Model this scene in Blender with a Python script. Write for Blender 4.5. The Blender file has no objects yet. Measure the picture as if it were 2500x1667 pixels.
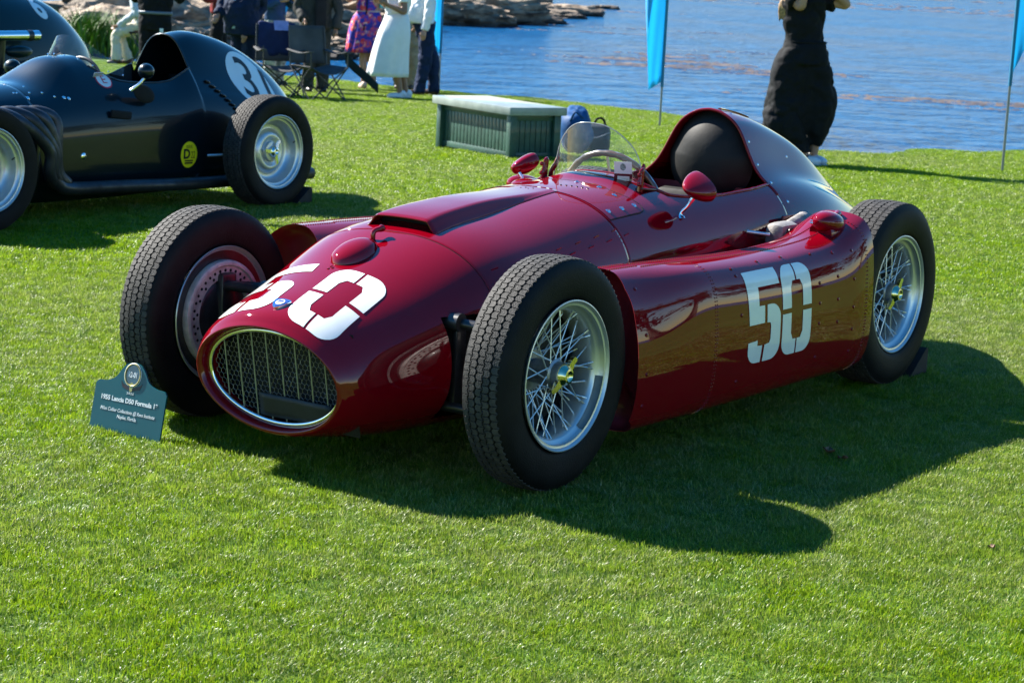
import bpy, bmesh, math, random
import numpy as np
from mathutils import Vector, Matrix
random.seed(7)
rng = np.random.default_rng(7)
scene = bpy.context.scene
COL = scene.collection
PI = math.pi

# ------------------------------------------------------------------ camera
cam_data = bpy.data.cameras.new("camera")
cam = bpy.data.objects.new("camera", cam_data)
COL.objects.link(cam)
scene.camera = cam
CAM = Vector((-5.069, -3.965, 1.533))
_yaw, _pitch, _roll = math.radians(34.067), math.radians(10.338), math.radians(2.892)
_fw = Vector((math.cos(_yaw) * math.cos(_pitch), math.sin(_yaw) * math.cos(_pitch), -math.sin(_pitch)))
_rt = _fw.cross(Vector((0, 0, 1))).normalized()
_up = _rt.cross(_fw)
_r = _rt * math.cos(_roll) + _up * math.sin(_roll)
_u = _up * math.cos(_roll) - _rt * math.sin(_roll)
cam.matrix_world = Matrix(((_r.x, _u.x, -_fw.x, CAM.x), (_r.y, _u.y, -_fw.y, CAM.y), (_r.z, _u.z, -_fw.z, CAM.z), (0, 0, 0, 1)))
cam_data.sensor_width = 36.0
cam_data.lens = 5182.0 / 2500.0 * 36.0
cam_data.clip_start = 0.05
cam_data.clip_end = 12000
cam_data.dof.use_dof = True
cam_data.dof.focus_distance = 6.3
cam_data.dof.aperture_fstop = 11.0

# ------------------------------------------------------------------ sky, sun, exposure
SUN_ELEV = math.radians(38.0)
world = bpy.data.worlds.new("World")
scene.world = world
world.use_nodes = True
_nt = world.node_tree
_sky = _nt.nodes.new("ShaderNodeTexSky")
_sky.sky_type = "NISHITA"
_sky.sun_disc = False
_sky.sun_elevation = SUN_ELEV
_sky.sun_rotation = 0.0
_sky.altitude = 0
_sky.air_density = 1.0
_sky.dust_density = 0.05
_sky.ozone_density = 2.0
_hs = _nt.nodes.new("ShaderNodeHueSaturation")
_hs.inputs["Saturation"].default_value = 1.4
_nt.links.new(_sky.outputs[0], _hs.inputs["Color"])
_nt.links.new(_hs.outputs[0], _nt.nodes["Background"].inputs[0])
_nt.nodes["Background"].inputs[1].default_value = 0.066
sun_data = bpy.data.lights.new("sun", "SUN")
sun_data.energy = 5.0
sun_data.angle = math.radians(0.53)
sun_data.color = (1.0, 0.95, 0.86)
sun = bpy.data.objects.new("sun", sun_data)
COL.objects.link(sun)
sun.rotation_euler = Vector((0, math.cos(SUN_ELEV), math.sin(SUN_ELEV))).to_track_quat("Z", "Y").to_euler()
sun.location = (0, 20, 16)
scene.view_settings.view_transform = "Standard"
scene.view_settings.look = "None"
scene.view_settings.gamma = 1.0
scene.view_settings.exposure = 1.8
scene.view_settings.use_curve_mapping = False
scene.cycles.use_denoising = True
scene.cycles.max_bounces = 8
scene.cycles.transparent_max_bounces = 12
scene.cycles.caustics_reflective = False
scene.cycles.caustics_refractive = False
scene.cycles.sample_clamp_indirect = 8.0
# ------------------------------------------------------------------ helpers: maths
def nspline(xs, ys):
    """natural cubic spline -> callable on arrays"""
    xs = np.asarray(xs, float); ys = np.asarray(ys, float); n = len(xs)
    h = np.diff(xs); A = np.eye(n); b = np.zeros(n)
    for i in range(1, n - 1):
        A[i, i - 1] = h[i - 1]; A[i, i] = 2 * (h[i - 1] + h[i]); A[i, i + 1] = h[i]
        b[i] = 6 * ((ys[i + 1] - ys[i]) / h[i] - (ys[i] - ys[i - 1]) / h[i - 1])
    m = np.linalg.solve(A, b)
    def f(x):
        x = np.clip(np.asarray(x, float), xs[0], xs[-1])
        i = np.clip(np.searchsorted(xs, x) - 1, 0, n - 2)
        d = x - xs[i]; hi = h[i]
        return ys[i] + d * ((ys[i + 1] - ys[i]) / hi - hi * (2 * m[i] + m[i + 1]) / 6) + d * d * m[i] / 2 + d ** 3 * (m[i + 1] - m[i]) / (6 * hi)
    return f

def lin(xs, ys):
    return lambda x: np.interp(x, xs, ys)

def smooth(a, b, x):
    t = np.clip((x - a) / (b - a), 0, 1)
    return t * t * (3 - 2 * t)

def resample(P, n):
    P = np.asarray(P, float)
    d = np.concatenate([[0], np.cumsum(np.linalg.norm(np.diff(P, axis=0), axis=1))])
    t = np.linspace(0, d[-1], n)
    return np.stack([np.interp(t, d, P[:, k]) for k in range(P.shape[1])], -1)

def catmull(P, per=8, closed=False):
    P = [np.asarray(q, float) for q in P]; n = len(P); out = []
    rngi = range(n) if closed else range(n - 1)
    for i in rngi:
        p1, p2 = P[i], P[(i + 1) % n]
        p0 = P[i - 1] if (closed or i > 0) else 2 * p1 - p2
        p3 = P[(i + 2) % n] if (closed or i + 2 < n) else 2 * p2 - p1
        for k in range(per):
            t = k / per
            out.append(0.5 * ((2 * p1) + (p2 - p0) * t + (2 * p0 - 5 * p1 + 4 * p2 - p3) * t * t + (3 * p1 - p0 - 3 * p2 + p3) * t ** 3))
    if not closed: out.append(P[-1])
    return np.array(out)

def unit(v):
    v = np.asarray(v, float); return v / (np.linalg.norm(v) + 1e-12)

# ------------------------------------------------------------------ helpers: meshes
class MB:
    """collects shapes and links them as ONE mesh object"""
    def __init__(self): self.V = []; self.F = []; self.n = 0
    def add(self, V, F):
        V = np.asarray(V, float).reshape(-1, 3)
        self.V.append(V); o = self.n
        self.F.extend([tuple(i + o for i in f) for f in F]); self.n += len(V)
        return self
    def grid(self, P, closed_u=False, closed_v=False, skip=None, flip=False):
        P = np.asarray(P, float); nu, nv = P.shape[:2]; F = []
        for i in range(nu if closed_u else nu - 1):
            i2 = (i + 1) % nu
            for j in range(nv if closed_v else nv - 1):
                if skip is not None and skip(i, j): continue
                j2 = (j + 1) % nv
                f = (i * nv + j, i * nv + j2, i2 * nv + j2, i2 * nv + j)
                F.append(f[::-1] if flip else f)
        return self.add(P.reshape(-1, 3), F)
    def box(self, c, s, R=None, bev=0.0):
        sx, sy, sz = [q / 2 for q in s]
        if bev <= 0:
            V = np.array([(x, y, z) for x in (-sx, sx) for y in (-sy, sy) for z in (-sz, sz)], float)
            F = [(0, 1, 3, 2), (4, 6, 7, 5), (0, 4, 5, 1), (2, 3, 7, 6), (0, 2, 6, 4), (1, 5, 7, 3)]
        else:
            b = min(bev, sx * .9, sy * .9, sz * .9)
            bm = bmesh.new(); bmesh.ops.create_cube(bm, size=1.0)
            for v in bm.verts: v.co = Vector((v.co.x * s[0], v.co.y * s[1], v.co.z * s[2]))
            bmesh.ops.bevel(bm, geom=list(bm.edges), offset=b, segments=2, profile=0.5, affect='EDGES')
            bm.verts.index_update()
            V = np.array([v.co[:] for v in bm.verts]); F = [tuple(v.index for v in f.verts) for f in bm.faces]
            bm.free()
        if R is not None: V = V @ np.asarray(R).T
        return self.add(V + np.asarray(c, float), F)
    def tube(self, P, r, n=8, caps=True, closed=False, squash=None):
        P = np.asarray(P, float); m = len(P)
        r = np.broadcast_to(np.asarray(r, float), (m,))
        T = np.roll(P, -1, 0) - np.roll(P, 1, 0) if closed else np.gradient(P, axis=0)
        T /= np.linalg.norm(T, axis=1)[:, None] + 1e-12
        a = np.array([0, 0, 1.0]) if abs(T[0][2]) < .9 else np.array([1.0, 0, 0])
        N = unit(a - T[0] * (a @ T[0])); rings = []
        th = np.arange(n) / n * 2 * PI
        for i in range(m):
            N = unit(N - T[i] * (N @ T[i])); B = np.cross(T[i], N)
            k1, k2 = (1, 1) if squash is None else squash
            rings.append(P[i] + r[i] * (k1 * np.cos(th)[:, None] * N + k2 * np.sin(th)[:, None] * B))
        o = self.n
        self.grid(np.array(rings), closed_u=closed, closed_v=True, flip=True)
        if caps and not closed:
            self.F.append(tuple(o + j for j in range(n))); self.F.append(tuple(o + (m - 1) * n + j for j in range(n))[::-1])
        return self
    def lathe(self, prof, o=(0, 0, 0), axis=(0, 0, 1), n=32, closed_prof=False, a0=0, a1=2 * PI):
        axis = unit(axis); a = np.array([1.0, 0, 0]) if abs(axis[0]) < .9 else np.array([0, 0, 1.0])
        N = unit(a - axis * (a @ axis)); B = np.cross(axis, N)
        full = abs(a1 - a0 - 2 * PI) < 1e-6
        th = np.linspace(a0, a1, n + (0 if full else 1), endpoint=not full)
        P = np.array([[np.asarray(o) + axis * h + r * (math.cos(t) * N + math.sin(t) * B) for (r, h) in prof] for t in th])
        return self.grid(P, closed_u=full, closed_v=closed_prof, flip=False)
    def ell(self, c, r, R=None, nu=20, nv=12):
        th = np.linspace(0, PI, nv); ph = np.arange(nu) / nu * 2 * PI
        P = np.array([[(r[0] * math.sin(a) * math.cos(b), r[1] * math.sin(a) * math.sin(b), r[2] * math.cos(a)) for a in th] for b in ph])
        if R is not None: P = P @ np.asarray(R).T
        return self.grid(P + np.asarray(c, float), closed_u=True)
    def prism(self, poly, o, u, v, n, t0, t1):
        """polygon (2D) in frame o,u,v extruded along n from t0 to t1"""
        o, u, v, n = map(lambda q: np.asarray(q, float), (o, u, v, n)); m = len(poly)
        A = [o + u * a + v * b + n * t0 for a, b in poly]; B = [o + u * a + v * b + n * t1 for a, b in poly]
        F = [tuple(range(m))[::-1], tuple(range(m, 2 * m))] + [(i, (i + 1) % m, m + (i + 1) % m, m + i) for i in range(m)]
        return self.add(A + B, F)
    def build(self, name, mat, parent=None, angle=40, flat=False, fix=False):
        return mesh_obj(name, np.concatenate(self.V) if self.V else np.zeros((0, 3)), self.F, mat, parent, angle, flat, fix)

def mesh_obj(name, V, F, mat, parent=None, angle=40, flat=False, fix=False):
    me = bpy.data.meshes.new(name)
    me.from_pydata([tuple(v) for v in V], [], F)
    if fix:
        bm = bmesh.new(); bm.from_mesh(me)
        bmesh.ops.remove_doubles(bm, verts=bm.verts, dist=1e-5)
        bmesh.ops.recalc_face_normals(bm, faces=bm.faces); bm.to_mesh(me); bm.free()
    me.polygons.foreach_set("use_smooth", [not flat] * len(me.polygons))
    if not flat and angle < 180: me.set_sharp_from_angle(angle=math.radians(angle))
    if mat is not None: me.materials.append(mat)
    me.update()
    o = bpy.data.objects.new(name, me); COL.objects.link(o)
    if parent is not None: o.parent = parent
    return o

def tag(o, label=None, cat=None, group=None, kind=None):
    if label: o["label"] = label
    if cat: o["category"] = cat
    if group: o["group"] = group
    if kind: o["kind"] = kind
    return o

def thing(name, label, cat, loc=(0, 0, 0), rz=0.0, group=None):
    o = bpy.data.objects.new(name, None); COL.objects.link(o)
    o.location = loc; o.rotation_euler = (0, 0, rz); o.empty_display_size = .2
    return tag(o, label, cat, group)

def copy_tree(o, parent=None):
    c = o.copy(); COL.objects.link(c); c.parent = parent
    for ch in list(o.children): copy_tree(ch, c)
    return c

def rotm(ax, ang):
    return np.array(Matrix.Rotation(ang, 3, ax))

def clip_poly_grid(polys, step, mapf, name, mat, parent):
    """flat 2D polygons cut into a fine grid, then laid on a surface with mapf(u,v)->xyz"""
    bm = bmesh.new()
    for poly in polys:
        bm.faces.new([bm.verts.new((a, b, 0)) for a, b in poly])
    xs = [q[0] for p_ in polys for q in p_]; ys = [q[1] for p_ in polys for q in p_]
    for ax, lo, hi in ((0, min(xs), max(xs)), (1, min(ys), max(ys))):
        for t in np.arange(lo + step, hi, step):
            co = [0, 0, 0]; no = [0, 0, 0]; co[ax] = t; no[ax] = 1
            bmesh.ops.bisect_plane(bm, geom=list(bm.verts) + list(bm.edges) + list(bm.faces), plane_co=co, plane_no=no, dist=1e-6)
    bmesh.ops.triangulate(bm, faces=[f for f in bm.faces if len(f.verts) > 4])
    bm.verts.index_update()
    V = [mapf(v.co.x, v.co.y) for v in bm.verts]; F = [tuple(v.index for v in f.verts) for f in bm.faces]
    bm.free()
    return mesh_obj(name, V, F, mat, parent, 180)

# ------------------------------------------------------------------ helpers: materials
MATS = {}
def M(name, col=(.5, .5, .5), rough=.5, metal=0.0, coat=0.0, spec=.5, var=.08, vscale=6.0, bump=0.0, bscale=60.0, col2=None, alpha=1.0, trans=0.0, ior=1.45, sheen=0.0, rvar=0.0, emit=None, c_rough=.03, detail=4.0, c_ior=1.5):
    """a procedural principled material: colour varied by noise, optional fine relief"""
    if name in MATS: return MATS[name]
    m = bpy.data.materials.new(name); m.use_nodes = True; nt = m.node_tree; N = nt.nodes; L = nt.links
    b = N["Principled BSDF"]
    tc = N.new("ShaderNodeTexCoord")
    nz = N.new("ShaderNodeTexNoise"); nz.inputs["Scale"].default_value = vscale; nz.inputs["Detail"].default_value = detail
    L.new(tc.outputs["Object"], nz.inputs["Vector"])
    mx = N.new("ShaderNodeMix"); mx.data_type = "RGBA"
    c2 = col2 if col2 is not None else tuple(max(0, c * (1 - 2 * var)) for c in col)
    c1 = col if col2 is not None else tuple(c * (1 + var) for c in col)
    mx.inputs[6].default_value = (*c1, 1); mx.inputs[7].default_value = (*c2, 1)
    rp = N.new("ShaderNodeMapRange"); rp.inputs[1].default_value = .3; rp.inputs[2].default_value = .7
    L.new(nz.outputs["Fac"], rp.inputs[0]); L.new(rp.outputs[0], mx.inputs[0]); L.new(mx.outputs[2], b.inputs["Base Color"])
    b.inputs["Roughness"].default_value = rough; b.inputs["Metallic"].default_value = metal
    if rvar > 0:
        rr = N.new("ShaderNodeMapRange"); rr.inputs[1].default_value = .3; rr.inputs[2].default_value = .7
        rr.inputs[3].default_value = max(.02, rough - rvar); rr.inputs[4].default_value = min(1, rough + rvar)
        L.new(nz.outputs["Fac"], rr.inputs[0]); L.new(rr.outputs[0], b.inputs["Roughness"])
    b.inputs["Coat Weight"].default_value = coat; b.inputs["Coat Roughness"].default_value = c_rough; b.inputs["Coat IOR"].default_value = c_ior
    b.inputs["Specular IOR Level"].default_value = spec; b.inputs["IOR"].default_value = ior
    b.inputs["Transmission Weight"].default_value = trans; b.inputs["Alpha"].default_value = alpha
    b.inputs["Sheen Weight"].default_value = sheen
    if emit: b.inputs["Emission Color"].default_value = (*emit[:3], 1); b.inputs["Emission Strength"].default_value = emit[3]
    if bump > 0:
        n2 = N.new("ShaderNodeTexNoise"); n2.inputs["Scale"].default_value = bscale; n2.inputs["Detail"].default_value = 3
        L.new(tc.outputs["Object"], n2.inputs["Vector"])
        bp = N.new("ShaderNodeBump"); bp.inputs["Strength"].default_value = bump; bp.inputs["Distance"].default_value = .01
        L.new(n2.outputs["Fac"], bp.inputs["Height"]); L.new(bp.outputs[0], b.inputs["Normal"])
    MATS[name] = m
    return m

def text_obj(name, body, size, mat, parent, Mx, font_sx=1.0, extrude=.0004, shear=0.0, align='CENTER', offset=0.0, spacing=1.0):
    """flat lettering as a mesh; Mx is the 4x4 placing it"""
    cu = bpy.data.curves.new(name, "FONT"); cu.body = body; cu.size = size; cu.extrude = extrude; cu.align_x = align
    cu.shear = shear; cu.offset = offset; cu.space_character = spacing; cu.resolution_u = 3
    tmp = bpy.data.objects.new(name, cu); COL.objects.link(tmp)
    dg = bpy.context.evaluated_depsgraph_get(); me = bpy.data.meshes.new_from_object(tmp.evaluated_get(dg))
    bpy.data.objects.remove(tmp); bpy.data.curves.remove(cu)
    me.transform(Matrix.Diagonal((font_sx, 1, 1, 1))); me.transform(Mx)
    me.materials.clear(); me.materials.append(mat); me.name = name
    o = bpy.data.objects.new(name, me); COL.objects.link(o)
    if parent is not None: o.parent = parent
    return o

def frame(o, u, v):
    """4x4 with x axis u, y axis v at origin o"""
    u = unit(u); v = unit(np.asarray(v) - u * (np.asarray(v) @ u)); n = np.cross(u, v)
    return Matrix(((u[0], v[0], n[0], o[0]), (u[1], v[1], n[1], o[1]), (u[2], v[2], n[2], o[2]), (0, 0, 0, 1)))
# ------------------------------------------------------------------ the setting: lawn, bank, sea, kelp, rocks
def lawn_z(x, y):
    t = .57 * np.asarray(x, float) + .82 * np.asarray(y, float) - 5.5
    return -.028 * (np.log1p(np.exp(-np.abs(t) / 1.5)) * 1.5 + np.maximum(t, 0))
_ed = np.array([(-300, 60), (-80, 30), (-20, 22), (0, 18.3), (2.6, 16.9), (3.88, 15.5), (4.37, 13.9), (4.72, 12.7), (5.2, 12.75), (7.0, 15.3), (9.13, 17.9), (10.5, 18.4), (12.65, 19.4), (14.29, 19.7), (16.97, 20.7), (24.6, 24.2), (40, 30), (90, 45), (300, 90)], float)
def lawn_edge(y):
    return np.interp(y, _ed[:, 0], _ed[:, 1])
SEA = -4.0
def tex_nodes(m):
    nt = m.node_tree; return nt, nt.nodes, nt.links, nt.nodes["Principled BSDF"]
def noise(N, L, vec, scale, detail=4, rough=.5, dist=0.0):
    n = N.new("ShaderNodeTexNoise"); n.inputs["Scale"].default_value = scale; n.inputs["Detail"].default_value = detail
    n.inputs["Roughness"].default_value = rough; n.inputs["Distortion"].default_value = dist
    L.new(vec, n.inputs["Vector"]); return n.outputs["Fac"]
def ramp(N, L, fac, stops):
    r = N.new("ShaderNodeValToRGB"); e = r.color_ramp.elements
    while len(e) < len(stops): e.new(.5)
    for k, (p, c) in enumerate(stops): e[k].position = p; e[k].color = (*c, 1)
    L.new(fac, r.inputs[0]); return r.outputs[0]
def mixc(N, L, fac, a, b, mode="MIX"):
    m = N.new("ShaderNodeMix"); m.data_type = "RGBA"; m.blend_type = mode
    if isinstance(fac, (int, float)): m.inputs[0].default_value = fac
    else: L.new(fac, m.inputs[0])
    for i, q in ((6, a), (7, b)):
        if isinstance(q, tuple): m.inputs[i].default_value = (*q, 1)
        else: L.new(q, m.inputs[i])
    return m.outputs[2]

def make_soil():
    m = bpy.data.materials.new("turf_soil"); m.use_nodes = True; nt, N, L, b = tex_nodes(m)
    g = N.new("ShaderNodeNewGeometry").outputs["Position"]
    f1 = noise(N, L, g, 1.3, 5); f2 = noise(N, L, g, 90, 3)
    c1 = ramp(N, L, f1, [(.3, (.045, .105, .006)), (.55, (.07, .14, .010)), (.75, (.12, .16, .02))])
    c = mixc(N, L, .55, c1, ramp(N, L, f2, [(.3, (.03, .06, .005)), (.6, (.085, .16, .012)), (.8, (.18, .21, .04))]))
    L.new(c, b.inputs["Base Color"]); b.inputs["Roughness"].default_value = .8; b.inputs["Specular IOR Level"].default_value = .2
    bp = N.new("ShaderNodeBump"); bp.inputs["Strength"].default_value = .6; bp.inputs["Distance"].default_value = .02
    L.new(f2, bp.inputs["Height"]); L.new(bp.outputs[0], b.inputs["Normal"])
    return m
MAT_SOIL = make_soil()

def make_lawn():
    ys = np.concatenate([np.linspace(-300, -20, 10), np.linspace(-16, -1, 12), np.arange(-.5, 20, .25), np.linspace(20.5, 60, 24), np.linspace(80, 300, 8)])
    us = np.concatenate([np.linspace(-300, -20, 8), np.linspace(-15, -6, 5), np.linspace(-5, 0, 14)])
    rows = []
    for y in ys:
        xe = float(lawn_edge(y)); row = []
        for u in us:
            # the last five metres follow the bank; the rest reaches far behind
            x = xe + u
            row.append((x, y, float(lawn_z(x, y)) - .02 * smooth(-1.2, 0, u)))
        ze = row[-1][2]
        for du, dz in ((.12, -.05), (.3, -.2), (.6, -.6), (1.2, -1.4), (2.4, -3.0), (5.0, -5.2)):
            row.append((xe + du, y, ze + dz))
        rows.append(row)
    return tag(MB().grid(np.array(rows), flip=True).build("lawn", MAT_SOIL, angle=180), kind="structure")
make_lawn()

# --- grass blades: one turf patch instanced over the lawn with geometry nodes
def grass_material():
    m = bpy.data.materials.new("grass_blades"); m.use_nodes = True; nt, N, L, b = tex_nodes(m)
    at = N.new("ShaderNodeAttribute"); at.attribute_name = "rnd"
    g = N.new("ShaderNodeNewGeometry").outputs["Position"]
    big = noise(N, L, g, .42, 5, .62); mid = noise(N, L, g, 5.0, 3, .6)
    fresh = ramp(N, L, at.outputs["Fac"], [(0, (.036, .115, .001)), (.45, (.100, .225, .001)), (.82, (.205, .320, .002)), (.95, (.31, .35, .008)), (1, (.38, .36, .08))])
    dry = ramp(N, L, at.outputs["Fac"], [(0, (.065, .125, .020)), (.4, (.135, .20, .04)), (.75, (.235, .275, .08)), (.92, (.38, .38, .18)), (1, (.50, .45, .28))])
    sm = N.new("ShaderNodeMath"); sm.operation = "MULTIPLY_ADD"; L.new(mid, sm.inputs[0]); sm.inputs[1].default_value = .45; L.new(big, sm.inputs[2])
    mr = N.new("ShaderNodeMapRange"); mr.inputs[1].default_value = .62; mr.inputs[2].default_value = .92; L.new(sm.outputs[0], mr.inputs[0])
    c = mixc(N, L, mr.outputs[0], fresh, dry)
    L.new(c, b.inputs["Base Color"]); b.inputs["Roughness"].default_value = .36; b.inputs["Specular IOR Level"].default_value = .26
    tr = N.new("ShaderNodeBsdfTranslucent"); L.new(mixc(N, L, .35, c, (.30, .42, .02)), tr.inputs["Color"])
    mx = N.new("ShaderNodeMixShader"); mx.inputs[0].default_value = .48
    L.new(b.outputs[0], mx.inputs[1]); L.new(tr.outputs[0], mx.inputs[2]); L.new(mx.outputs[0], N["Material Output"].inputs["Surface"])
    return m
MAT_GRASS = grass_material()

def grass_group():
    ng = bpy.data.node_groups.new("turf", "GeometryNodeTree")
    ng.interface.new_socket("Geometry", in_out="INPUT", socket_type="NodeSocketGeometry")
    ng.interface.new_socket("Geometry", in_out="OUTPUT", socket_type="NodeSocketGeometry")
    N, L = ng.nodes, ng.links
    gi = N.new("NodeGroupInput"); go = N.new("NodeGroupOutput")
    def attr(nm, ty):
        a = N.new("GeometryNodeInputNamedAttribute"); a.data_type = ty; a.inputs["Name"].default_value = nm
        return a.outputs["Attribute"]
    cmp_ = N.new("FunctionNodeCompare"); cmp_.data_type = "FLOAT"; cmp_.operation = "GREATER_THAN"; cmp_.inputs[1].default_value = .5
    L.new(attr("pt", "FLOAT"), cmp_.inputs[0])
    sg = N.new("GeometryNodeSeparateGeometry"); sg.domain = "POINT"
    L.new(gi.outputs[0], sg.inputs[0]); L.new(cmp_.outputs[0], sg.inputs[1])
    ip = N.new("GeometryNodeInstanceOnPoints")
    L.new(sg.outputs[0], ip.inputs["Points"]); L.new(sg.outputs[1], ip.inputs["Instance"])
    e2r = N.new("FunctionNodeEulerToRotation"); L.new(attr("rot", "FLOAT_VECTOR"), e2r.inputs[0]); L.new(e2r.outputs[0], ip.inputs["Rotation"])
    L.new(attr("scl", "FLOAT_VECTOR"), ip.inputs["Scale"])
    L.new(ip.outputs[0], go.inputs[0])
    return ng
GRASS_NG = grass_group()

def grass_object(name, pts, R, n_blades, w, ln, label, seed):
    r = np.random.default_rng(seed)
    a = r.uniform(0, 2 * PI, n_blades); rr = R * np.sqrt(r.uniform(0, 1, n_blades))
    base = np.stack([rr * np.cos(a), rr * np.sin(a), np.full(n_blades, -.004)], -1)
    az = 2.6 * np.sin(21 * base[:, 0] + 6 * base[:, 1]) + 2.6 * np.cos(17 * base[:, 1] - 9 * base[:, 0] + 1) + r.normal(0, 1.1, n_blades); lean = np.clip(r.normal(.80, .36, n_blades), .05, 1.45)
    length = ln * r.uniform(.55, 1.25, n_blades); ww = w * r.uniform(.6, 1.2, n_blades)
    d = np.stack([np.cos(az), np.sin(az), np.zeros(n_blades)], -1); s = np.stack([-np.sin(az), np.cos(az), np.zeros(n_blades)], -1)
    tw = r.uniform(-.5, .5, n_blades)[:, None]; s = s * np.cos(tw) + np.array([0, 0, 1.0]) * np.sin(tw)
    l2 = lean * .55
    m1 = base + (length * .5)[:, None] * (d * np.sin(l2)[:, None] + np.array([0, 0, 1.0]) * np.cos(l2)[:, None])
    l3 = np.minimum(lean * 1.25, 1.62)
    tip = m1 + (length * .5)[:, None] * (d * np.sin(l3)[:, None] + np.array([0, 0, 1.0]) * np.cos(l3)[:, None])
    h = ww[:, None] / 2
    V = np.stack([base - s * h, base + s * h, m1 + s * h * .9, m1 - s * h * .9, tip + s * h * .15, tip - s * h * .15], 1).reshape(-1, 3)
    i = np.arange(n_blades)[:, None] * 6
    F = np.concatenate([i + np.array([[0, 1, 2, 3]]), i + np.array([[3, 2, 4, 5]])], 1).reshape(-1, 4)
    nb, npnt = len(V), len(pts)
    me = bpy.data.meshes.new(name)
    me.from_pydata(np.concatenate([V, pts]).tolist(), [], F.tolist())
    def at(nm, ty, arr):
        q = me.attributes.new(nm, ty, "POINT"); q.data.foreach_set("vector" if ty == "FLOAT_VECTOR" else "value", np.ascontiguousarray(arr, dtype=np.float32).ravel())
    at("pt", "FLOAT", np.concatenate([np.zeros(nb), np.ones(npnt)]))
    at("rnd", "FLOAT", np.concatenate([np.repeat(r.uniform(0, 1, n_blades), 6), np.zeros(npnt)]))
    rot = np.zeros((nb + npnt, 3)); rot[nb:, 2] = r.uniform(0, 2 * PI, npnt)
    # follow the slope of the lawn
    gx = (lawn_z(pts[:, 0] + .1, pts[:, 1]) - lawn_z(pts[:, 0] - .1, pts[:, 1])) / .2
    scl = np.ones((nb + npnt, 3)); scl[nb:, 2] = r.uniform(.75, 1.2, npnt); scl[nb:, 0] = np.where(r.uniform(0, 1, npnt) > .5, 1, -1)
    at("rot", "FLOAT_VECTOR", rot); at("scl", "FLOAT_VECTOR", scl)
    me.materials.append(MAT_GRASS); me.polygons.foreach_set("use_smooth", [True] * len(me.polygons))
    o = bpy.data.objects.new(name, me); COL.objects.link(o)
    md = o.modifiers.new("turf", "NODES"); md.node_group = GRASS_NG
    return tag(o, label, "grass", kind="stuff")

def turf_points(d0, d1, step, half, seed):
    r = np.random.default_rng(seed); out = []
    n = int(2 * d1 / step) + 4
    for i in range(-n, n):
        for j in range(-n, n):
            x = CAM.x + i * step + (j % 2) * step / 2; y = CAM.y + j * step * .866
            dx, dy = x - CAM.x, y - CAM.y; d = math.hypot(dx, dy)
            if not (d0 < d < d1): continue
            a = math.degrees(math.atan2(dy, dx)) - math.degrees(_yaw)
            if abs(a) > half + 60 / d: continue
            x += r.uniform(-.15, .15) * step; y += r.uniform(-.15, .15) * step
            if x > lawn_edge(y) + .1: continue
            out.append((x, y, float(lawn_z(x, y))))
    return np.array(out)
grass_object("grass", turf_points(2.6, 10.2, .40, 16, 1), .30, 12500, .0024, .021, "short mown bright green lawn grass around the cars", 11)
grass_object("grass", turf_points(10.0, 39.0, .62, 16, 2), .46, 10500, .0042, .023, "mown green lawn grass running back to the water's edge", 12)

# --- sea
def sea_material():
    m = bpy.data.materials.new("sea_water"); m.use_nodes = True; nt, N, L, b = tex_nodes(m)
    g = N.new("ShaderNodeNewGeometry").outputs["Position"]
    mp = N.new("ShaderNodeMapping"); mp.inputs["Rotation"].default_value = (0, 0, math.radians(-34)); mp.inputs["Scale"].default_value = (1.0, .8, 1.0)
    L.new(g, mp.inputs["Vector"]); v = mp.outputs[0]
    chop = noise(N, L, v, 2.1, 4, .6); swell = noise(N, L, v, .45, 3, .5); slick = noise(N, L, v, .045, 4, .6, .8)
    mp2 = N.new("ShaderNodeMapping"); mp2.inputs["Rotation"].default_value = (0, 0, math.radians(-34)); mp2.inputs["Scale"].default_value = (1, .55, 1)
    L.new(g, mp2.inputs["Vector"])
    slick2 = noise(N, L, mp2.outputs[0], .06, 4, .55, .6)
    col = ramp(N, L, slick2, [(.35, (.004, .050, .150)), (.55, (.007, .070, .18)), (.75, (.02, .098, .21))])
    L.new(col, b.inputs["Base Color"])
    b.inputs["IOR"].default_value = 1.33; b.inputs["Specular IOR Level"].default_value = .15
    rr = N.new("ShaderNodeMapRange"); rr.inputs[1].default_value = .4; rr.inputs[2].default_value = .62; rr.inputs[3].default_value = .14; rr.inputs[4].default_value = .20
    L.new(slick2, rr.inputs[0]); L.new(rr.outputs[0], b.inputs["Roughness"])
    st = N.new("ShaderNodeMapRange"); st.inputs[1].default_value = .40; st.inputs[2].default_value = .60; st.inputs[3].default_value = .75; st.inputs[4].default_value = .55
    L.new(slick2, st.inputs[0])
    b1 = N.new("ShaderNodeBump"); b1.inputs["Distance"].default_value = .55; L.new(st.outputs[0], b1.inputs["Strength"]); L.new(chop, b1.inputs["Height"])
    b2 = N.new("ShaderNodeBump"); b2.inputs["Distance"].default_value = 1.6; b2.inputs["Strength"].default_value = .7; L.new(swell, b2.inputs["Height"]); L.new(b1.outputs[0], b2.inputs["Normal"])
    L.new(b2.outputs[0], b.inputs["Normal"])
    # light coming back up out of the water body
    df = N.new("ShaderNodeBsdfDiffuse"); L.new(mixc(N, L, .6, col, (.003, .050, .135)), df.inputs["Color"]); L.new(b2.outputs[0], df.inputs["Normal"])
    mx = N.new("ShaderNodeMixShader"); mx.inputs[0].default_value = .52; L.new(b.outputs[0], mx.inputs[1]); L.new(df.outputs[0], mx.inputs[2]); L.new(mx.outputs[0], N["Material Output"].inputs["Surface"])
    return m
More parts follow.
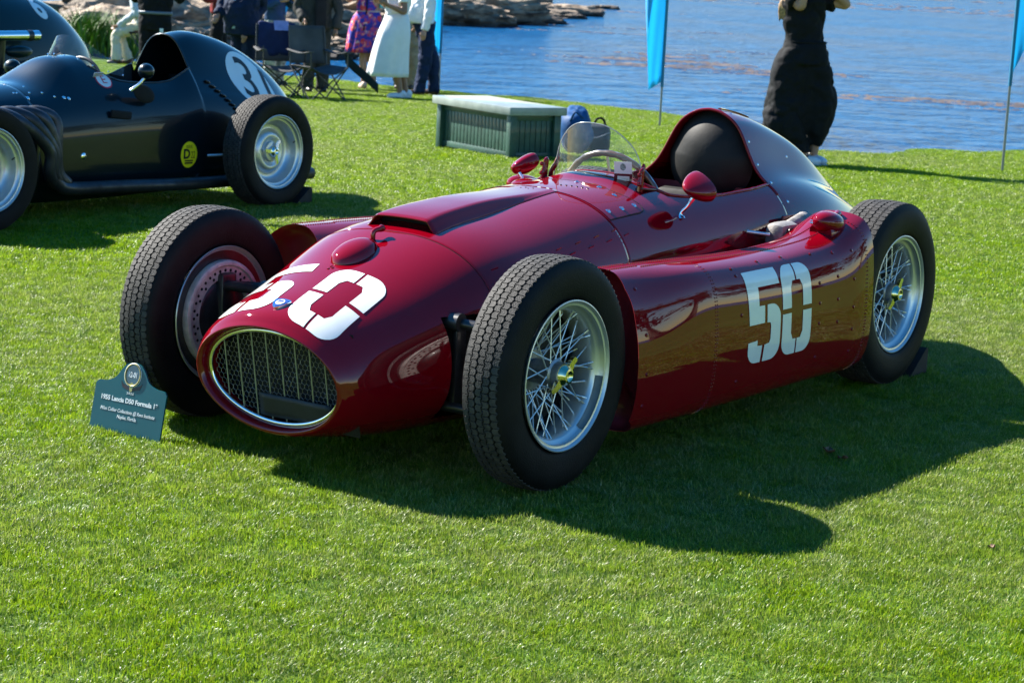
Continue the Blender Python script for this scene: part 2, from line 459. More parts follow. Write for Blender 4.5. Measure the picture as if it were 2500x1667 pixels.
def make_sea():
    r = np.concatenate([np.linspace(14, 60, 12), np.geomspace(70, 9000, 22)]); a = np.radians(np.linspace(-70, 140, 61))
    P = np.array([[(CAM.x + q * math.cos(t), CAM.y + q * math.sin(t), SEA) for t in a] for q in r])
    return tag(MB().grid(P).build("sea", sea_material(), angle=180), kind="structure")
make_sea()

# --- floating kelp: brown fronds in streaks on the water
def make_kelp():
    r = np.random.default_rng(3); V = []; F = []
    rt = np.array([_rt.x, _rt.y]); dp = np.array([_fw.x, _fw.y]); dp = dp / np.linalg.norm(dp)
    beds = [((100, 57), 6.0, 5, 480, .22), ((95, 52), 6.5, 4, 380, .22), ((83.5, 33), 7.5, 2.6, 420, .19), ((86, 31), 6, 2.0, 90, .17), ((128, 86), 14, 1.6, 200, .22), ((146, 84), 9, 1.8, 60, .2), ((118, 60), 4, 2, 30, .2),
            ((300, 155), 60, 30, 420, .7), ((440, 195), 60, 36, 260, 1.0), ((190, 118), 16, 5, 60, .35), ((330, 215), 60, 30, 200, .7)]
    for (c, a, d, n, s) in beds:
        rows = r.normal(0, .5, max(4, n // 45)); rw = r.normal(0, .45, len(rows)); rs = r.uniform(.2, .6, len(rows))
        for k in range(n):
            j = r.integers(len(rows))
            q = np.array(c) + rt * a * (rw[j] + rs[j] * r.normal(0, .8)) + dp * d * (rows[j] + r.normal(0, .10))
            w = s * r.uniform(.4, 1.3); l = w * r.uniform(1.0, 2.6); t = r.normal(math.atan2(rt[1], rt[0]), .5); h = w * r.uniform(.10, .32)
            ux, uy = math.cos(t), math.sin(t); i = len(V)
            V += [(q[0] - ux * l, q[1] - uy * l, SEA - .03), (q[0] - uy * w, q[1] + ux * w, SEA - .02), (q[0] + ux * l, q[1] + uy * l, SEA - .03), (q[0] + uy * w, q[1] - ux * w, SEA - .02), (q[0], q[1], SEA + h)]
            F += [(i, i + 4, i + 1), (i + 1, i + 4, i + 2), (i + 2, i + 4, i + 3), (i + 3, i + 4, i)]
    mat = M("kelp_fronds", (.16, .11, .065), .3, var=.35, vscale=.7, spec=.5)
    return tag(mesh_obj("kelp", V, F, mat, None, 60, fix=True), "brown floating kelp in streaks across the blue bay", "kelp", kind="stuff")
make_kelp()

# --- rocks along the shore
def rock_material():
    m = bpy.data.materials.new("shore_rock"); m.use_nodes = True; nt, N, L, b = tex_nodes(m)
    g = N.new("ShaderNodeNewGeometry").outputs["Position"]
    mp = N.new("ShaderNodeMapping"); mp.inputs["Scale"].default_value = (1, 1, 2.4); mp.inputs["Rotation"].default_value = (.2, -.25, .3); L.new(g, mp.inputs["Vector"])
    f = noise(N, L, mp.outputs[0], .55, 6, .65, .4); f2 = noise(N, L, mp.outputs[0], 1.6, 5, .6)
    c = ramp(N, L, f, [(.34, (.03, .022, .018)), (.45, (.11, .075, .048)), (.55, (.30, .21, .135)), (.72, (.50, .38, .26))])
    c = mixc(N, L, .35, c, ramp(N, L, f2, [(.35, (.05, .04, .03)), (.6, (.42, .33, .24))]))
    sp = N.new("ShaderNodeSeparateXYZ"); L.new(g, sp.inputs[0])
    wet = N.new("ShaderNodeMapRange"); wet.inputs[1].default_value = SEA + .15; wet.inputs[2].default_value = SEA + .75; L.new(sp.outputs[2], wet.inputs[0])
    c = mixc(N, L, wet.outputs[0], (.035, .028, .024), c)
    L.new(c, b.inputs["Base Color"]); b.inputs["Roughness"].default_value = .75
    bp = N.new("ShaderNodeBump"); bp.inputs["Strength"].default_value = 1; bp.inputs["Distance"].default_value = .25; L.new(f2, bp.inputs["Height"]); L.new(bp.outputs[0], b.inputs["Normal"])
    return m
MAT_ROCK = rock_material()
from mathutils import noise as mnoise
def rock(c, size, label, seed, rz=0.0, sub=4, rough=.30):
    bm = bmesh.new(); bmesh.ops.create_icosphere(bm, subdivisions=sub, radius=1.0)
    off = Vector((seed * 7.3, seed * 3.1, seed * 1.7))
    for v in bm.verts:
        d = v.co.normalized(); n1 = mnoise.fractal(d * 1.1 + off, 1.0, 2.0, 5); n2 = mnoise.ridged_multi_fractal(Vector((d.x * 2.1, d.y * 2.1, d.z * 4.5)) + off, 1.0, 2.1, 4, 1.0, 2.0)
        k = 1 + rough * n1 + .22 * (n2 - 1.0)
        q = d * k; z = q.z
        z = z * .9 if z < 0 else (z ** .85 if z > 0 else 0)
        v.co = Vector((q.x * size[0], q.y * size[1], z * size[2]))
    me = bpy.data.meshes.new("shore_rock"); bm.to_mesh(me); bm.free()
    me.polygons.foreach_set("use_smooth", [True] * len(me.polygons)); me.set_sharp_from_angle(angle=math.radians(38)); me.materials.append(MAT_ROCK)
    o = bpy.data.objects.new("shore_rock", me); COL.objects.link(o); o.location = c; o.rotation_euler = (0, 0, rz)
    return tag(o, label, "rock", "rocks along the shore")
ROCKS = [
    ((67, 68, SEA), (5.0, 3.2, 2.0), "broad tan shore rock behind the tail of the dark green car"),
    ((73, 71, SEA), (5.5, 3.6, 2.6), "tall tan cracked rock behind the seated person in cream trousers"),
    ((76, 66, SEA), (4.2, 2.6, 1.5), "low tan ledge of rock behind the man in black trousers"),
    ((84, 73, SEA), (5.0, 3.0, 1.9), "tan layered rock between the man in black and the navy suit"),
    ((101, 94, SEA), (9, 5, 3.0), "large far brown headland rock behind the people at the top edge"),
    ((112, 91, SEA), (6.5, 3.4, 1.9), "brown rock at the waterline left of the floral dress"),
    ((126, 94, SEA), (6, 3.5, 2.2), "brown rock showing between the white dress and the white shirt"),
    ((134, 97, SEA), (7.5, 4.0, 2.7), "largest dark brown rock right of the man in the white shirt"),
    ((139.5, 98, SEA), (4.5, 2.6, 1.5), "rounded brown rock tapering into the water, second in its row"),
    ((142, 94.5, SEA), (2.4, 1.5, .75), "low flat dark rock awash in front of its row"),
    ((158, 107, SEA), (3.6, 2.2, 1.35), "rounded brown rock standing alone in the water"),
    ((167, 109, SEA), (4.0, 2.0, 1.05), "low brown rock at the right end of the row"),
    ((157, 102.5, SEA), (2.5, 1.5, .7), "small dark rock nearest the right end of the row"),
    ((196, 122, SEA), (1.8, 1.0, .45), "tiny dark rock alone far out in the bay"),
]
for k, (c, s, lb) in enumerate(ROCKS):
    rock(c, s, lb, k + 1, rz=math.radians(-56) + .3 * math.sin(k * 2.1), sub=5 if s[0] > 4 else 4)
# --- unseen cypresses added on the right to darken the reflections in the car flanks
LEAF = M("cypress_needles", (.022, .045, .014), .7, var=.5, vscale=2.0); BARK = M("cypress_bark", (.11, .085, .065), .85, var=.3, vscale=6, bump=.6, bscale=14)
def cypress(P, h, seed, label):
    r = np.random.default_rng(seed); root = thing("reflection_cypress", label, "tree", (P[0], P[1], float(lawn_z(P[0], P[1])) - .05), r.uniform(0, 6), "unseen cypress trees added for reflections")
    mb = MB(); top = np.array((r.uniform(-.5, .5), r.uniform(-.5, .5), h * .75)); tr = catmull([(0, 0, 0), (.1, .05, h * .25), top * [.6, .6, .7], top], 5); mb.tube(tr, np.linspace(.26, .07, len(tr)), n=10)
    clumps = []
    for k in range(16):
        a = r.uniform(0, 2 * PI); z = h * r.uniform(.35, .95); rad = (h * .34) * (1 - .75 * abs(z / h - .55)) * r.uniform(.35, 1.0); c = np.array((rad * math.cos(a), rad * math.sin(a), z)); clumps.append((c, h * r.uniform(.09, .16)))
        b = tr[int(len(tr) * min(.95, z / h * .9))]; mb.tube(catmull([b, (b + c) / 2 + [0, 0, -.1], c], 4), np.linspace(.07, .02, 9), n=6)
    mb.build("trunk", BARK, root, 60)
    V = []; F = []
    for c, s in clumps:
        for q in range(130):
            d = unit(r.normal(0, 1, 3)) * s * r.uniform(.3, 1.25) * [1.5, 1.5, .6]; p_ = c + d; u = unit(r.normal(0, 1, 3)); v = unit(np.cross(u, r.normal(0, 1, 3))); w = r.uniform(.07, .17); i = len(V)
            V += [p_ - u * w, p_ + v * w * .7, p_ + u * w, p_ - v * w * .7]; F.append((i, i + 1, i + 2, i + 3))
    mesh_obj("crown", V, F, LEAF, root, 180)
for k, (x, y, h, lb) in enumerate(((20.5, -15.5, 6.5, "tall unseen cypress added right of the view for its reflection"), (17.0, -18.5, 7.2, "broad unseen cypress added nearest the lawn for its reflection"), (21.5, -21.5, 8.0, "highest of the unseen cypresses added for reflection"), (13.0, -21.0, 6.8, "unseen cypress added apart at the near end for its reflection"), (22.3, -11.5, 5.2, "small unseen cypress added at the water end for its reflection"), (19.0, -25.0, 8.4, "unseen cypress added at the back for its reflection"))): cypress((x, y), h, 40 + k, lb)
# ------------------------------------------------------------------ red racing car: body surfaces (metres; x aft of the front axle, visible side y < 0)
class Fuselage:
    def __init__(s, top, bot, a, zc, nt, nb, bump=None, shear=None, zs=.285):
        s.top, s.bot, s.a, s.zc, s.nt, s.nb = top, bot, a, zc, nt, nb
        s.bump = bump; s.shear = shear or (lambda x: 0.0); s.zs = zs
    def half(s, x, m=500):
        ph = np.linspace(0, PI, m); c, q = np.cos(ph), np.abs(np.sin(ph))
        zc, a = float(s.zc(x)), max(float(s.a(x)), 1e-4); n = np.where(c > 0, float(s.nt(x)), float(s.nb(x)))
        y = a * q ** (2 / n); h = np.where(c > 0, float(s.top(x)) - zc, zc - float(s.bot(x)))
        z = zc + h * np.sign(c) * np.abs(c) ** (2 / n)
        if s.bump is not None: z = z + np.where(c > -.2, s.bump(x, y), 0)
        return np.stack([y, z], -1)
    def world(s, x, y, z): return np.stack([x + float(s.shear(x)) * (z - s.zs) * np.ones_like(y), y, z], -1)
    def ring(s, x, cuts, counts):
        """half section, top to bottom, split at cuts (functions: half curve -> index) and resampled per piece"""
        H = s.half(x); idx = [0]
        for c in cuts: idx.append(int(min(max(c(H), idx[-1] + 2), len(H) - 3)))
        idx.append(len(H) - 1); out = []
        for k in range(len(counts)):
            seg = resample(H[idx[k]:idx[k + 1] + 1], counts[k] + 1)
            out.append(seg if k == 0 else seg[1:])
        return np.concatenate(out)
    def sheet(s, xs, cuts_of, counts):
        """full sections (mirror), array [nx, 2n+1, 3]; column order from bottom of +y side over the top to bottom of -y side"""
        P = []
        for x in xs:
            h = s.ring(x, cuts_of(x), counts)
            full = np.concatenate([h[::-1], (h * [-1, 1])[1:]])
            P.append(s.world(x, full[:, 0], full[:, 1]))
        return np.array(P)
    def z_at(s, xw, y, top=True):
        """height of the upper surface at world x and y"""
        x = xw
        for _ in range(5 if abs(float(s.shear(xw))) > 1e-6 else 1):
            H = s.half(x); k = int(np.argmax(H[:, 0])); z = float(np.interp(abs(y), H[:k + 1, 0], H[:k + 1, 1]))
            x = xw - float(s.shear(x)) * (z - s.zs)
        return z
    def arc_pt(s, x, d, sgn=-1, off=.0015):
        """point at arc length d down from the top centre line on the sgn side, lifted by off"""
        H = s.half(x); L = np.concatenate([[0], np.cumsum(np.linalg.norm(np.diff(H, axis=0), axis=1))])
        y, z = np.interp(d, L, H[:, 0]), np.interp(d, L, H[:, 1]); y2, z2 = np.interp(d + .004, L, H[:, 0]), np.interp(d + .004, L, H[:, 1])
        t = unit((y2 - y, z2 - z)); return (x, sgn * (y - t[1] * off), z + t[0] * off)
    def arc_of_z(s, x, z):
        H = s.half(x); L = np.concatenate([[0], np.cumsum(np.linalg.norm(np.diff(H, axis=0), axis=1))])
        return float(np.interp(-z, -H[:, 1], L))
    def y_at(s, x, z):
        H = s.half(x); i = np.argsort(H[:, 1]); return float(np.interp(z, H[i, 1], H[i, 0]))
    def normal_top(s, x, y, e=.004):
        a = (s.z_at(x + e, y) - s.z_at(x - e, y)) / (2 * e); b = (s.z_at(x, y + e) - s.z_at(x, y - e)) / (2 * e)
        return unit((-a, -b, 1))

_g = nspline([0, .15, .31, .535, .66, .80, .92, 1.0], [1, .975, .90, .66, .40, .14, .03, 0])
_H = nspline([2.05, 2.3, 2.5, 2.7, 2.85, 3.0, 3.15, 3.4], [.205, .186, .158, .125, .088, .045, .012, 0])
_W = nspline([2.05, 2.2, 2.4, 2.6, 2.8, 3.0, 3.4], [.265, .240, .212, .195, .175, .15, .11])
def red_bump(x, y):
    if x > 2.04:
        u = np.clip(np.abs(y) / float(_W(x)), 0, 1)
        return np.maximum(float(_H(x)), 0) * np.clip(_g(u), 0, 1.05)
    if .95 < x < 1.5:   # small cowl hump under the windscreen
        return .022 * math.exp(-((x - 1.26) / .09) ** 2) * np.exp(-(np.abs(y) / .17) ** 4)
    return 0.0 * y
RED = Fuselage(
    top=nspline([-.46, -.44, -.41, -.376, -.25, -.10, .105, .40, .88, 1.2, 1.36, 1.7, 2.1, 2.4, 2.7, 2.95, 3.2, 3.34], [.4495, .4695, .4875, .5015, .542, .595, .671, .712, .756, .768, .771, .776, .782, .758, .705, .632, .53, .44]),
    bot=nspline([-.46, -.3, .1, 1.0, 2.1, 2.6, 3.0, 3.34], [.115, .092, .085, .085, .10, .14, .22, .37]),
    a=nspline([-.46, -.44, -.41, -.376, -.25, -.10, .10, .40, .88, 1.36, 2.1, 2.5, 2.9, 3.2, 3.34], [.277, .290, .302, .3135, .347, .383, .418, .425, .412, .402, .390, .362, .285, .165, .03]),
    zc=nspline([-.46, -.1, .1, .88, 2.1, 2.8, 3.34], [.287, .325, .365, .42, .45, .43, .405]),
    nt=lin([-.46, -.1, .1, .88, 2.1, 3.0, 3.34], [2.0, 2.2, 2.4, 2.5, 2.6, 2.2, 2.0]),
    nb=lin([-.46, .1, .5, 2.1, 3.0], [2.0, 2.6, 3.0, 3.0, 2.2]),
    bump=red_bump, shear=lambda x: -.18 * (1 - smooth(-.45, .08, x)))
RED_YO = nspline([1.30, 1.40, 1.5, 1.75, 2.0, 2.07], [.225, .255, .272, .283, .275, .268])

# side tanks (pontoons)
_ps = [(-.600, .606), (-.652, .598), (-.696, .568), (-.730, .520), (-.748, .465), (-.764, .385), (-.768, .29), (-.758, .20), (-.735, .140), (-.69, .105), (-.62, .095), (-.54, .105), (-.475, .15), (-.448, .25), (-.442, .37), (-.455, .48), (-.495, .56), (-.548, .597)]
PS = resample(np.vstack([catmull(_ps, 10, closed=True), [_ps[0]]]), 121)[:-1]
_pm = [(-.600, .606), (-.660, .603), (-.708, .588), (-.737, .558), (-.752, .522), (-.761, .480), (-.7665, .430), (-.7700, .36), (-.7705, .295), (-.766, .225), (-.752, .165), (-.722, .122), (-.67, .10), (-.58, .098), (-.50, .12), (-.455, .20), (-.442, .33), (-.450, .47), (-.486, .556), (-.545, .597)]
PM = resample(np.vstack([catmull(_pm, 10, closed=True), [_pm[0]]]), 121)[:-1]
_p_out = nspline([.34, .8, 1.3, 1.7, 1.88, 1.96], [0, .010, .016, .018, .018, .010])
_p_top = nspline([.34, .6, 1.0, 1.3, 1.57, 1.75, 1.86, 1.96], [.0, -.005, -.018, -.022, -.014, .008, .040, .068])
def pont_section(x):
    k = float(smooth(.345, .80, x)); P = PS * (1 - k) + PM * k; w = smooth(.30, .60, P[:, 1]); o = np.clip((-.52 - P[:, 0]) / .22, 0, 1)
    P[:, 0] -= float(_p_out(x)) * o
    P[:, 1] += float(_p_top(x)) * w
    return P
def pont_y(x, z):
    P = pont_section(x); k0 = int(np.argmax(P[:, 1])); Q = np.roll(P, -k0, 0); k1 = int(np.argmin(Q[:, 1])); Q = Q[:k1 + 1]
    return float(np.interp(-z, -Q[:, 1], Q[:, 0]))
# ------------------------------------------------------------------ materials shared by the cars
PAINT = M("crimson_paint", (.170, .0006, .0060), .6, coat=1.0, var=.05, vscale=3, spec=.0, bump=.010, bscale=7, c_rough=.022, c_ior=1.50)
PAINT_IN = M("crimson_paint_inside", (.16, .004, .010), .45, coat=.3, var=.12, vscale=8)
WHITE_P = M("white_paint", (.80, .80, .78), .22, coat=.8, var=.02, vscale=20)
RUBBER = M("tyre_rubber", (.0055, .0055, .0065), .6, var=.25, vscale=14, bump=.15, bscale=220, spec=.2)
TREAD = M("tread_rubber", (.024, .023, .022), .7, var=.35, vscale=40, col2=(.062, .057, .053), bump=.3, bscale=300, spec=.3)
ALLOY = M("silver_rim", (.62, .63, .64), .34, metal=.72, var=.03, vscale=18, rvar=.05)
CHROME = M("chrome", (.86, .87, .88), .07, metal=1.0, var=.02)
STEEL = M("spoke_steel", (.78, .78, .78), .32, metal=.7, var=.06, vscale=30)
TINTED_CHROME = M("grass_tinted_chrome", (.74, .67, .44), .14, metal=1.0, var=.05, vscale=12)  # chrome with the yellow of the reflected lawn put into its colour
BLACKM = M("black_metal", (.016, .016, .018), .35, coat=.3, var=.25, vscale=25)
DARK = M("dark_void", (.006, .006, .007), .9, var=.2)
DRUM = M("cast_drum", (.50, .46, .44), .5, metal=.25, var=.18, vscale=25, bump=.2, bscale=80)
LEATHER = M("black_leather", (.007, .0068, .0068), .6, spec=.25, var=.5, vscale=6, col2=(.020, .019, .018), bump=.08, bscale=35)

def spoke_mesh(r):
    mb = MB(); mb.tube([(0, 0, 0), (0, 0, 1)], r, n=6)
    o = mb.build("spoke", STEEL); me = o.data; bpy.data.objects.remove(o); return me

def tread_blocks(R, W, npitch, nrib, depth, amp, gap, crown=.006, gu=.0028):
    mb = MB(); V = []; F = []; wv = W / nrib; da = 2 * PI / npitch
    def rad(v): return R - crown * (2 * v / W) ** 2
    for i in range(nrib):
        v0 = -W / 2 + i * wv
        for k in range(npitch):
            a0 = k * da; g = gu / R * .5
            # the zigzag runs in step across all ribs; the cross cuts are staggered
            us = [a0 + g, a0 + da * .30, a0 + da * .70, a0 + da - g] if i % 2 == 0 else [a0 + da * .5 + g, a0 + da * .80, a0 + da * 1.2, a0 + da * 1.5 - g]
            tri = lambda u: amp * (4 * abs((u / da) % 1.0 - .5) - 1)
            off = [tri(u) for u in us]
            o = len(V); tops = []
            for u, f in zip(us, off):
                for v in (v0 + gap / 2 + f * wv, v0 + wv - gap / 2 + f * wv):
                    V.append((rad(v), u, v))
            for u, f in zip(us, off):
                for v in (v0 + gap / 2 + f * wv, v0 + wv - gap / 2 + f * wv):
                    V.append((rad(v) - depth, u, v))
            for s in range(3): F.append((o + 2 * s, o + 2 * s + 1, o + 2 * s + 3, o + 2 * s + 2))
            bnd = [0, 2, 4, 6, 7, 5, 3, 1]
            for q in range(8):
                a_, b_ = bnd[q], bnd[(q + 1) % 8]; F.append((o + a_, o + b_, o + 8 + b_, o + 8 + a_))
    V = np.array(V)
    X = np.stack([V[:, 0] * np.cos(V[:, 1]), -V[:, 2], V[:, 0] * np.sin(V[:, 1])], -1)
    return X, F

def make_tyre(parent, R, w, npitch, nrib, tw, name="tyre"):
    """tyre round local Y; outside of the wheel is -Y"""
    h = w / 2
    prof = [(.206, h * .62), (.214, h * .74), (.222, h * .80), (.2265, h * .86), (.230, h * .90), (.236, h * .93), (.250, h * .97), (.270, h * .995), (.285, h * 1.0), (.300, h * .985), (.312, h * .955), (R - .022, h * .90), (R - .013, h * .82), (R - .0075, tw / 2 * .98), (R - .0055, tw / 4), (R - .005, 0)]
    prof = prof + [(r, -q) for r, q in prof[-2::-1]]
    t = MB().lathe([(r, q) for r, q in prof], axis=(0, -1, 0), n=96).build(name, RUBBER, parent, 60, fix=True)
    V, F = tread_blocks(R, tw, npitch, nrib, .008, .22, .0056)
    mb = MB(); mb.add(V, F)
    tag(mb.build("tread_blocks", TREAD, t, 30, fix=True), kind="stuff")
    return t

def knock_off(parent, h, scale=1.0, rot=0.0, mat=None, ears=2, earlen=.076):
    mat = mat or TINTED_CHROME
    mb = MB().lathe([(0.0, h + .010), (.010, h + .011), (.016, h + .017), (.022, h + .016), (.026, h + .007), (.031, h + .003), (.035, h - .006), (.035, h - .024), (.030, h - .03)], axis=(0, -1, 0), n=28)
    e = np.array([(.016, -.012), (.040, -.013), (.056, -.009), (earlen - .004, -.012), (earlen, -.007), (earlen - .004, .005), (.058, .010), (.040, .012), (.016, .011)]) * scale
    for k in range(ears):
        a = rot + k * 2 * PI / ears; u = np.array([math.cos(a), 0, math.sin(a)]); v = np.array([-math.sin(a), 0, math.cos(a)])
        n = len(e); th = .006
        A = [u * p_[0] + v * p_[1] + np.array([0, -(h - .004 - .10 * max(0, p_[0] - .04) + th), 0]) for p_ in e]
        B = [q + np.array([0, 2 * th, 0]) for q in A]
        mb.add(A + B, [tuple(range(n)), tuple(range(n, 2 * n))[::-1]] + [(i, n + i, n + (i + 1) % n, (i + 1) % n) for i in range(n)])
    return mb.build("spinner", mat, parent, 40, fix=True)

def wire_wheel(parent, loc, R, w, tw, rim_h, npitch, nrib, spin=0.0, flip=False):
    """wheel (the rim barrel) with tyre, spokes, hub and two-eared spinner as its pieces"""
    hf = rim_h
    prof = [(.2055, hf - .004), (.219, hf - .002), (.2225, hf + .001), (.2225, hf + .004), (.219, hf + .005), (.2145, hf + .001), (.2105, hf - .007), (.207, hf - .017), (.2035, hf - .022), (.195, hf - .026), (.190, hf - .030), (.186, hf - .044), (.184, hf - .060), (.182, -.02), (.185, -hf + .04), (.197, -hf + .028), (.207, -hf + .015), (.213, -hf + .002), (.221, -hf - .003), (.2225, -hf), (.219, -hf + .004), (.206, -hf + .010)]
    wh = MB().lathe(prof, axis=(0, -1, 0), n=96).build("wheel", ALLOY, parent, 50, fix=True)
    make_tyre(wh, R, w, npitch, nrib, tw)
    MB().lathe([(.0, hf - .012), (.034, hf - .012), (.037, hf - .02), (.037, hf - .036), (.045, hf - .040), (.045, hf - .046), (.036, hf - .050), (.036, -.045), (.060, -.048), (.062, -.056), (.05, -.06)], axis=(0, -1, 0), n=32).build("hub", M("hub_metal", (.30, .31, .33), .4, metal=.8, var=.2, vscale=30), wh, 40, fix=True)
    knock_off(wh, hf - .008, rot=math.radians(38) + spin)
    sm = SPOKE; nip = MB()
    def sp(a, b):
        a, b = np.array(a), np.array(b); d = b - a; Ln = np.linalg.norm(d)
        o = bpy.data.objects.new("spoke", sm); COL.objects.link(o); o.parent = wh
        q = Vector(d).to_track_quat('Z', 'Y').to_matrix().to_4x4(); q = Matrix.Translation(Vector(a)) @ q @ Matrix.Diagonal((1, 1, Ln, 1)); o.matrix_local = q
        nip.tube([b - d / Ln * .016, b], .0030, n=6)
    n1 = 22
    for k in range(n1):
        t = k * 2 * PI / n1; s = 1 if k % 2 else -1
        # from outer hub flange to the rim well; from inner flange to the outer row
        a = t; b = t + s * .60; c = t + .15
        sp((.042 * math.cos(a), -(hf - .043), .042 * math.sin(a)), (.184 * math.cos(b), .0 - (hf - .052), .184 * math.sin(b)))
        a2 = c; b2 = c - s * .48
        sp((.058 * math.cos(a2), .052, .058 * math.sin(a2)), (.190 * math.cos(b2), -(hf - .034), .190 * math.sin(b2)))
        a3 = c + .1; b3 = c + .1 + s * .30
        sp((.058 * math.cos(a3), .052, .058 * math.sin(a3)), (.182 * math.cos(b3), .012, .182 * math.sin(b3)))
    tag(nip.build("spoke_nipples", STEEL, wh, 60), kind="stuff")
    # brake drum behind the wheel
    d = MB().lathe([(.05, -.058), (.176, -.058), (.1765, -.07), (.174, -.078), (.168, -.082), (.160, -.082), (.156, -.076), (.118, -.076), (.112, -.066), (.09, -.06), (.0, -.06)], axis=(0, -1, 0), n=64).build("brake_drum", DRUM, wh, 35, fix=True)
    MB().lathe([(.05, -.0545), (.150, -.0545), (.178, -.0565)], axis=(0, -1, 0), n=64).build("drum_face", M("dark_drum", (.035, .033, .032), .5, metal=.3, var=.4, vscale=18), d, 40)  # darker disc covering the outward side of the drum
    hb = MB()
    for k in range(36):
        a = k * 2 * PI / 36
        for rr, o in ((.143, 0), (.128, .5)):
            if o and k % 2: continue
            aa = a + o * 2 * PI / 36
            hb.tube([(rr * math.cos(aa), .0758, rr * math.sin(aa)), (rr * math.cos(aa), .0772, rr * math.sin(aa))], .0052, n=8)
    tag(hb.build("vent_hole", DARK, d, 60), kind="stuff")
    MB().lathe([(.0, -.0665), (.111, -.0665), (.105, -.072), (.07, -.075), (.0, -.09)], axis=(0, -1, 0), n=40).build("drum_centre", BLACKM, d, 40, fix=True)
    MB().lathe([(.1775, -.0585), (.2085, -.062), (.2085, -.055), (.1775, -.05)], axis=(0, -1, 0), n=64, closed_prof=True).build("dust_shield", BLACKM, wh, 40, fix=True)
    wh.location = loc
    if flip: wh.rotation_euler = (0, 0, PI)
    return wh
SPOKE = spoke_mesh(.0021)
# ------------------------------------------------------------------ red racing car
red = thing("racing_car", "crimson open-wheel racing car numbered 50 with side tanks between its wheels", "racing car")
def zlev(level):
    return lambda H: int(np.argmax(H[:, 1] < level)) if (H[:, 1] < level).any() else len(H) - 3
def ylev(level):
    return lambda H: int(np.argmax(H[:, 0] >= level))
_lv1 = lin([-.47, -.2, -.08, .3], [.365, .44, .472, .485]); _lv2 = lin([-.47, -.2, -.08, .3], [.205, .17, .16, .16])
def shell(P, name, mat, parent=red, skip=None, thick=.003, angle=60):
    mb = MB(); mb.grid(P, skip=skip, flip=False)
    o = mb.build(name, mat, parent, angle, fix=False)
    if thick <= 0: return o
    sd = o.modifiers.new("sheet_metal", "SOLIDIFY"); sd.thickness = thick; sd.offset = -1
    return o
# nose: lip rolled into the mouth, then the cowl to the bonnet gap
cuts_n = lambda x: [zlev(float(_lv1(x))), zlev(float(_lv2(x)))]
CN = (40, 26, 24); NH = sum(CN)
def lip_ring(x, a, zt, zb):
    zc = (zt + zb) / 2; ph = np.linspace(0, PI, 300)
    H = np.stack([a * np.sin(ph), zc + (zt - zb) / 2 * np.cos(ph)], -1)
    fx = RED.ring(-.455, cuts_n(-.455), CN)  # same split as the first body station
    t = np.arctan2(fx[:, 0] / .28, (fx[:, 1] - .287) / .17)
    h = np.stack([a * np.sin(t), zc + (zt - zb) / 2 * np.cos(t)], -1)
    full = np.concatenate([h[::-1], (h * [-1, 1])[1:]])
    return RED.world(x, full[:, 0], full[:, 1])
lips = [lip_ring(*q) for q in ((-.405, .246, .424, .148), (-.43, .250, .428, .144), (-.452, .256, .434, .138), (-.466, .262, .437, .132), (-.4705, .267, .4405, .126), (-.4675, .2725, .4445, .1205))]
xs = np.concatenate([np.linspace(-.4600, -.42, 6), np.linspace(-.41, -.10, 34), np.array([-.095, -.09, -.0851, -.08]), np.linspace(-.07, .1045, 20)])
Pn = np.concatenate([np.array(lips), RED.sheet(xs, cuts_n, CN)])
xall = np.concatenate([np.full(len(lips), -1.0), xs])
def side_cut(x0, x1, xv, nh=NH, c=CN):
    lo, hi = c[0], c[0] + c[1]
    def sk(i, j):
        if not (x0 <= xv[i] and i + 1 < len(xv) and xv[i + 1] <= x1): return False
        k = nh - 1 - j if j < nh else j - nh
        return lo <= k < hi
    return sk
nose = shell(Pn, "nose_cowl", PAINT, skip=side_cut(-.0852, .2, xall), thick=0, angle=180)
# bonnet
xs = np.linspace(.1085, .8785, 80)
Ph = RED.sheet(xs, cuts_n, CN)
bonnet = shell(Ph, "bonnet", PAINT, skip=side_cut(.1, .235, xs))
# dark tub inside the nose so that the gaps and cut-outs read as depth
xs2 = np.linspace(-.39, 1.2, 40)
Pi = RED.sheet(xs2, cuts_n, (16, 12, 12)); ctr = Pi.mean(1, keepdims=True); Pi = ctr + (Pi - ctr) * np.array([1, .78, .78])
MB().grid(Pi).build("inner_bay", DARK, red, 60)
# scuttle: bonnet rear to cockpit, cut back in an arc behind the windscreen
cuts_c = lambda x: [ylev(float(RED_YO(np.clip(x, 1.3, 2.07)))), zlev(.62), zlev(.3)]
CC = (26, 20, 18, 20)
xs = np.linspace(.8820, 1.36, 52)
Ps = RED.sheet(xs, cuts_c, CC)
yo = float(RED_YO(1.36)); nhc = sum(CC)
for i in range(len(xs)):
    for j in range(Ps.shape[1]):
        k = abs(j - nhc)
        if k < CC[0]:
            y = Ps[i, j, 1]; xf = 1.30 + .06 * (min(abs(y) / yo, 1)) ** 3
            xn = .882 + (xs[i] - .882) * (xf - .882) / (1.36 - .882)
            Ps[i, j, 0] = xn; Ps[i, j, 2] = RED.z_at(xn, y)
# cockpit sides with the opening above
xs = np.linspace(1.36, 2.058, 60)
Pc = RED.sheet(xs, cuts_c, CC)
_ns = len(Ps)
shell(np.concatenate([Ps, Pc[1:]]), "cockpit_body", PAINT, skip=lambda i, j: i >= _ns - 1 and (nhc - 1 - j if j < nhc else j - nhc) < CC[0], angle=180)
# rolled edge of the opening
for sgn in (1, -1):
    k = nhc + CC[0] * (1 if sgn < 0 else -1)
    edge = [Ps[-1, nhc + (q if sgn < 0 else -q)] for q in range(0, CC[0])] + [Pc[i, k] for i in range(len(xs))]
    MB().tube(np.array(edge) + [0, 0, .001], .0055, n=8).build("cockpit_rim", PAINT, red, 60)
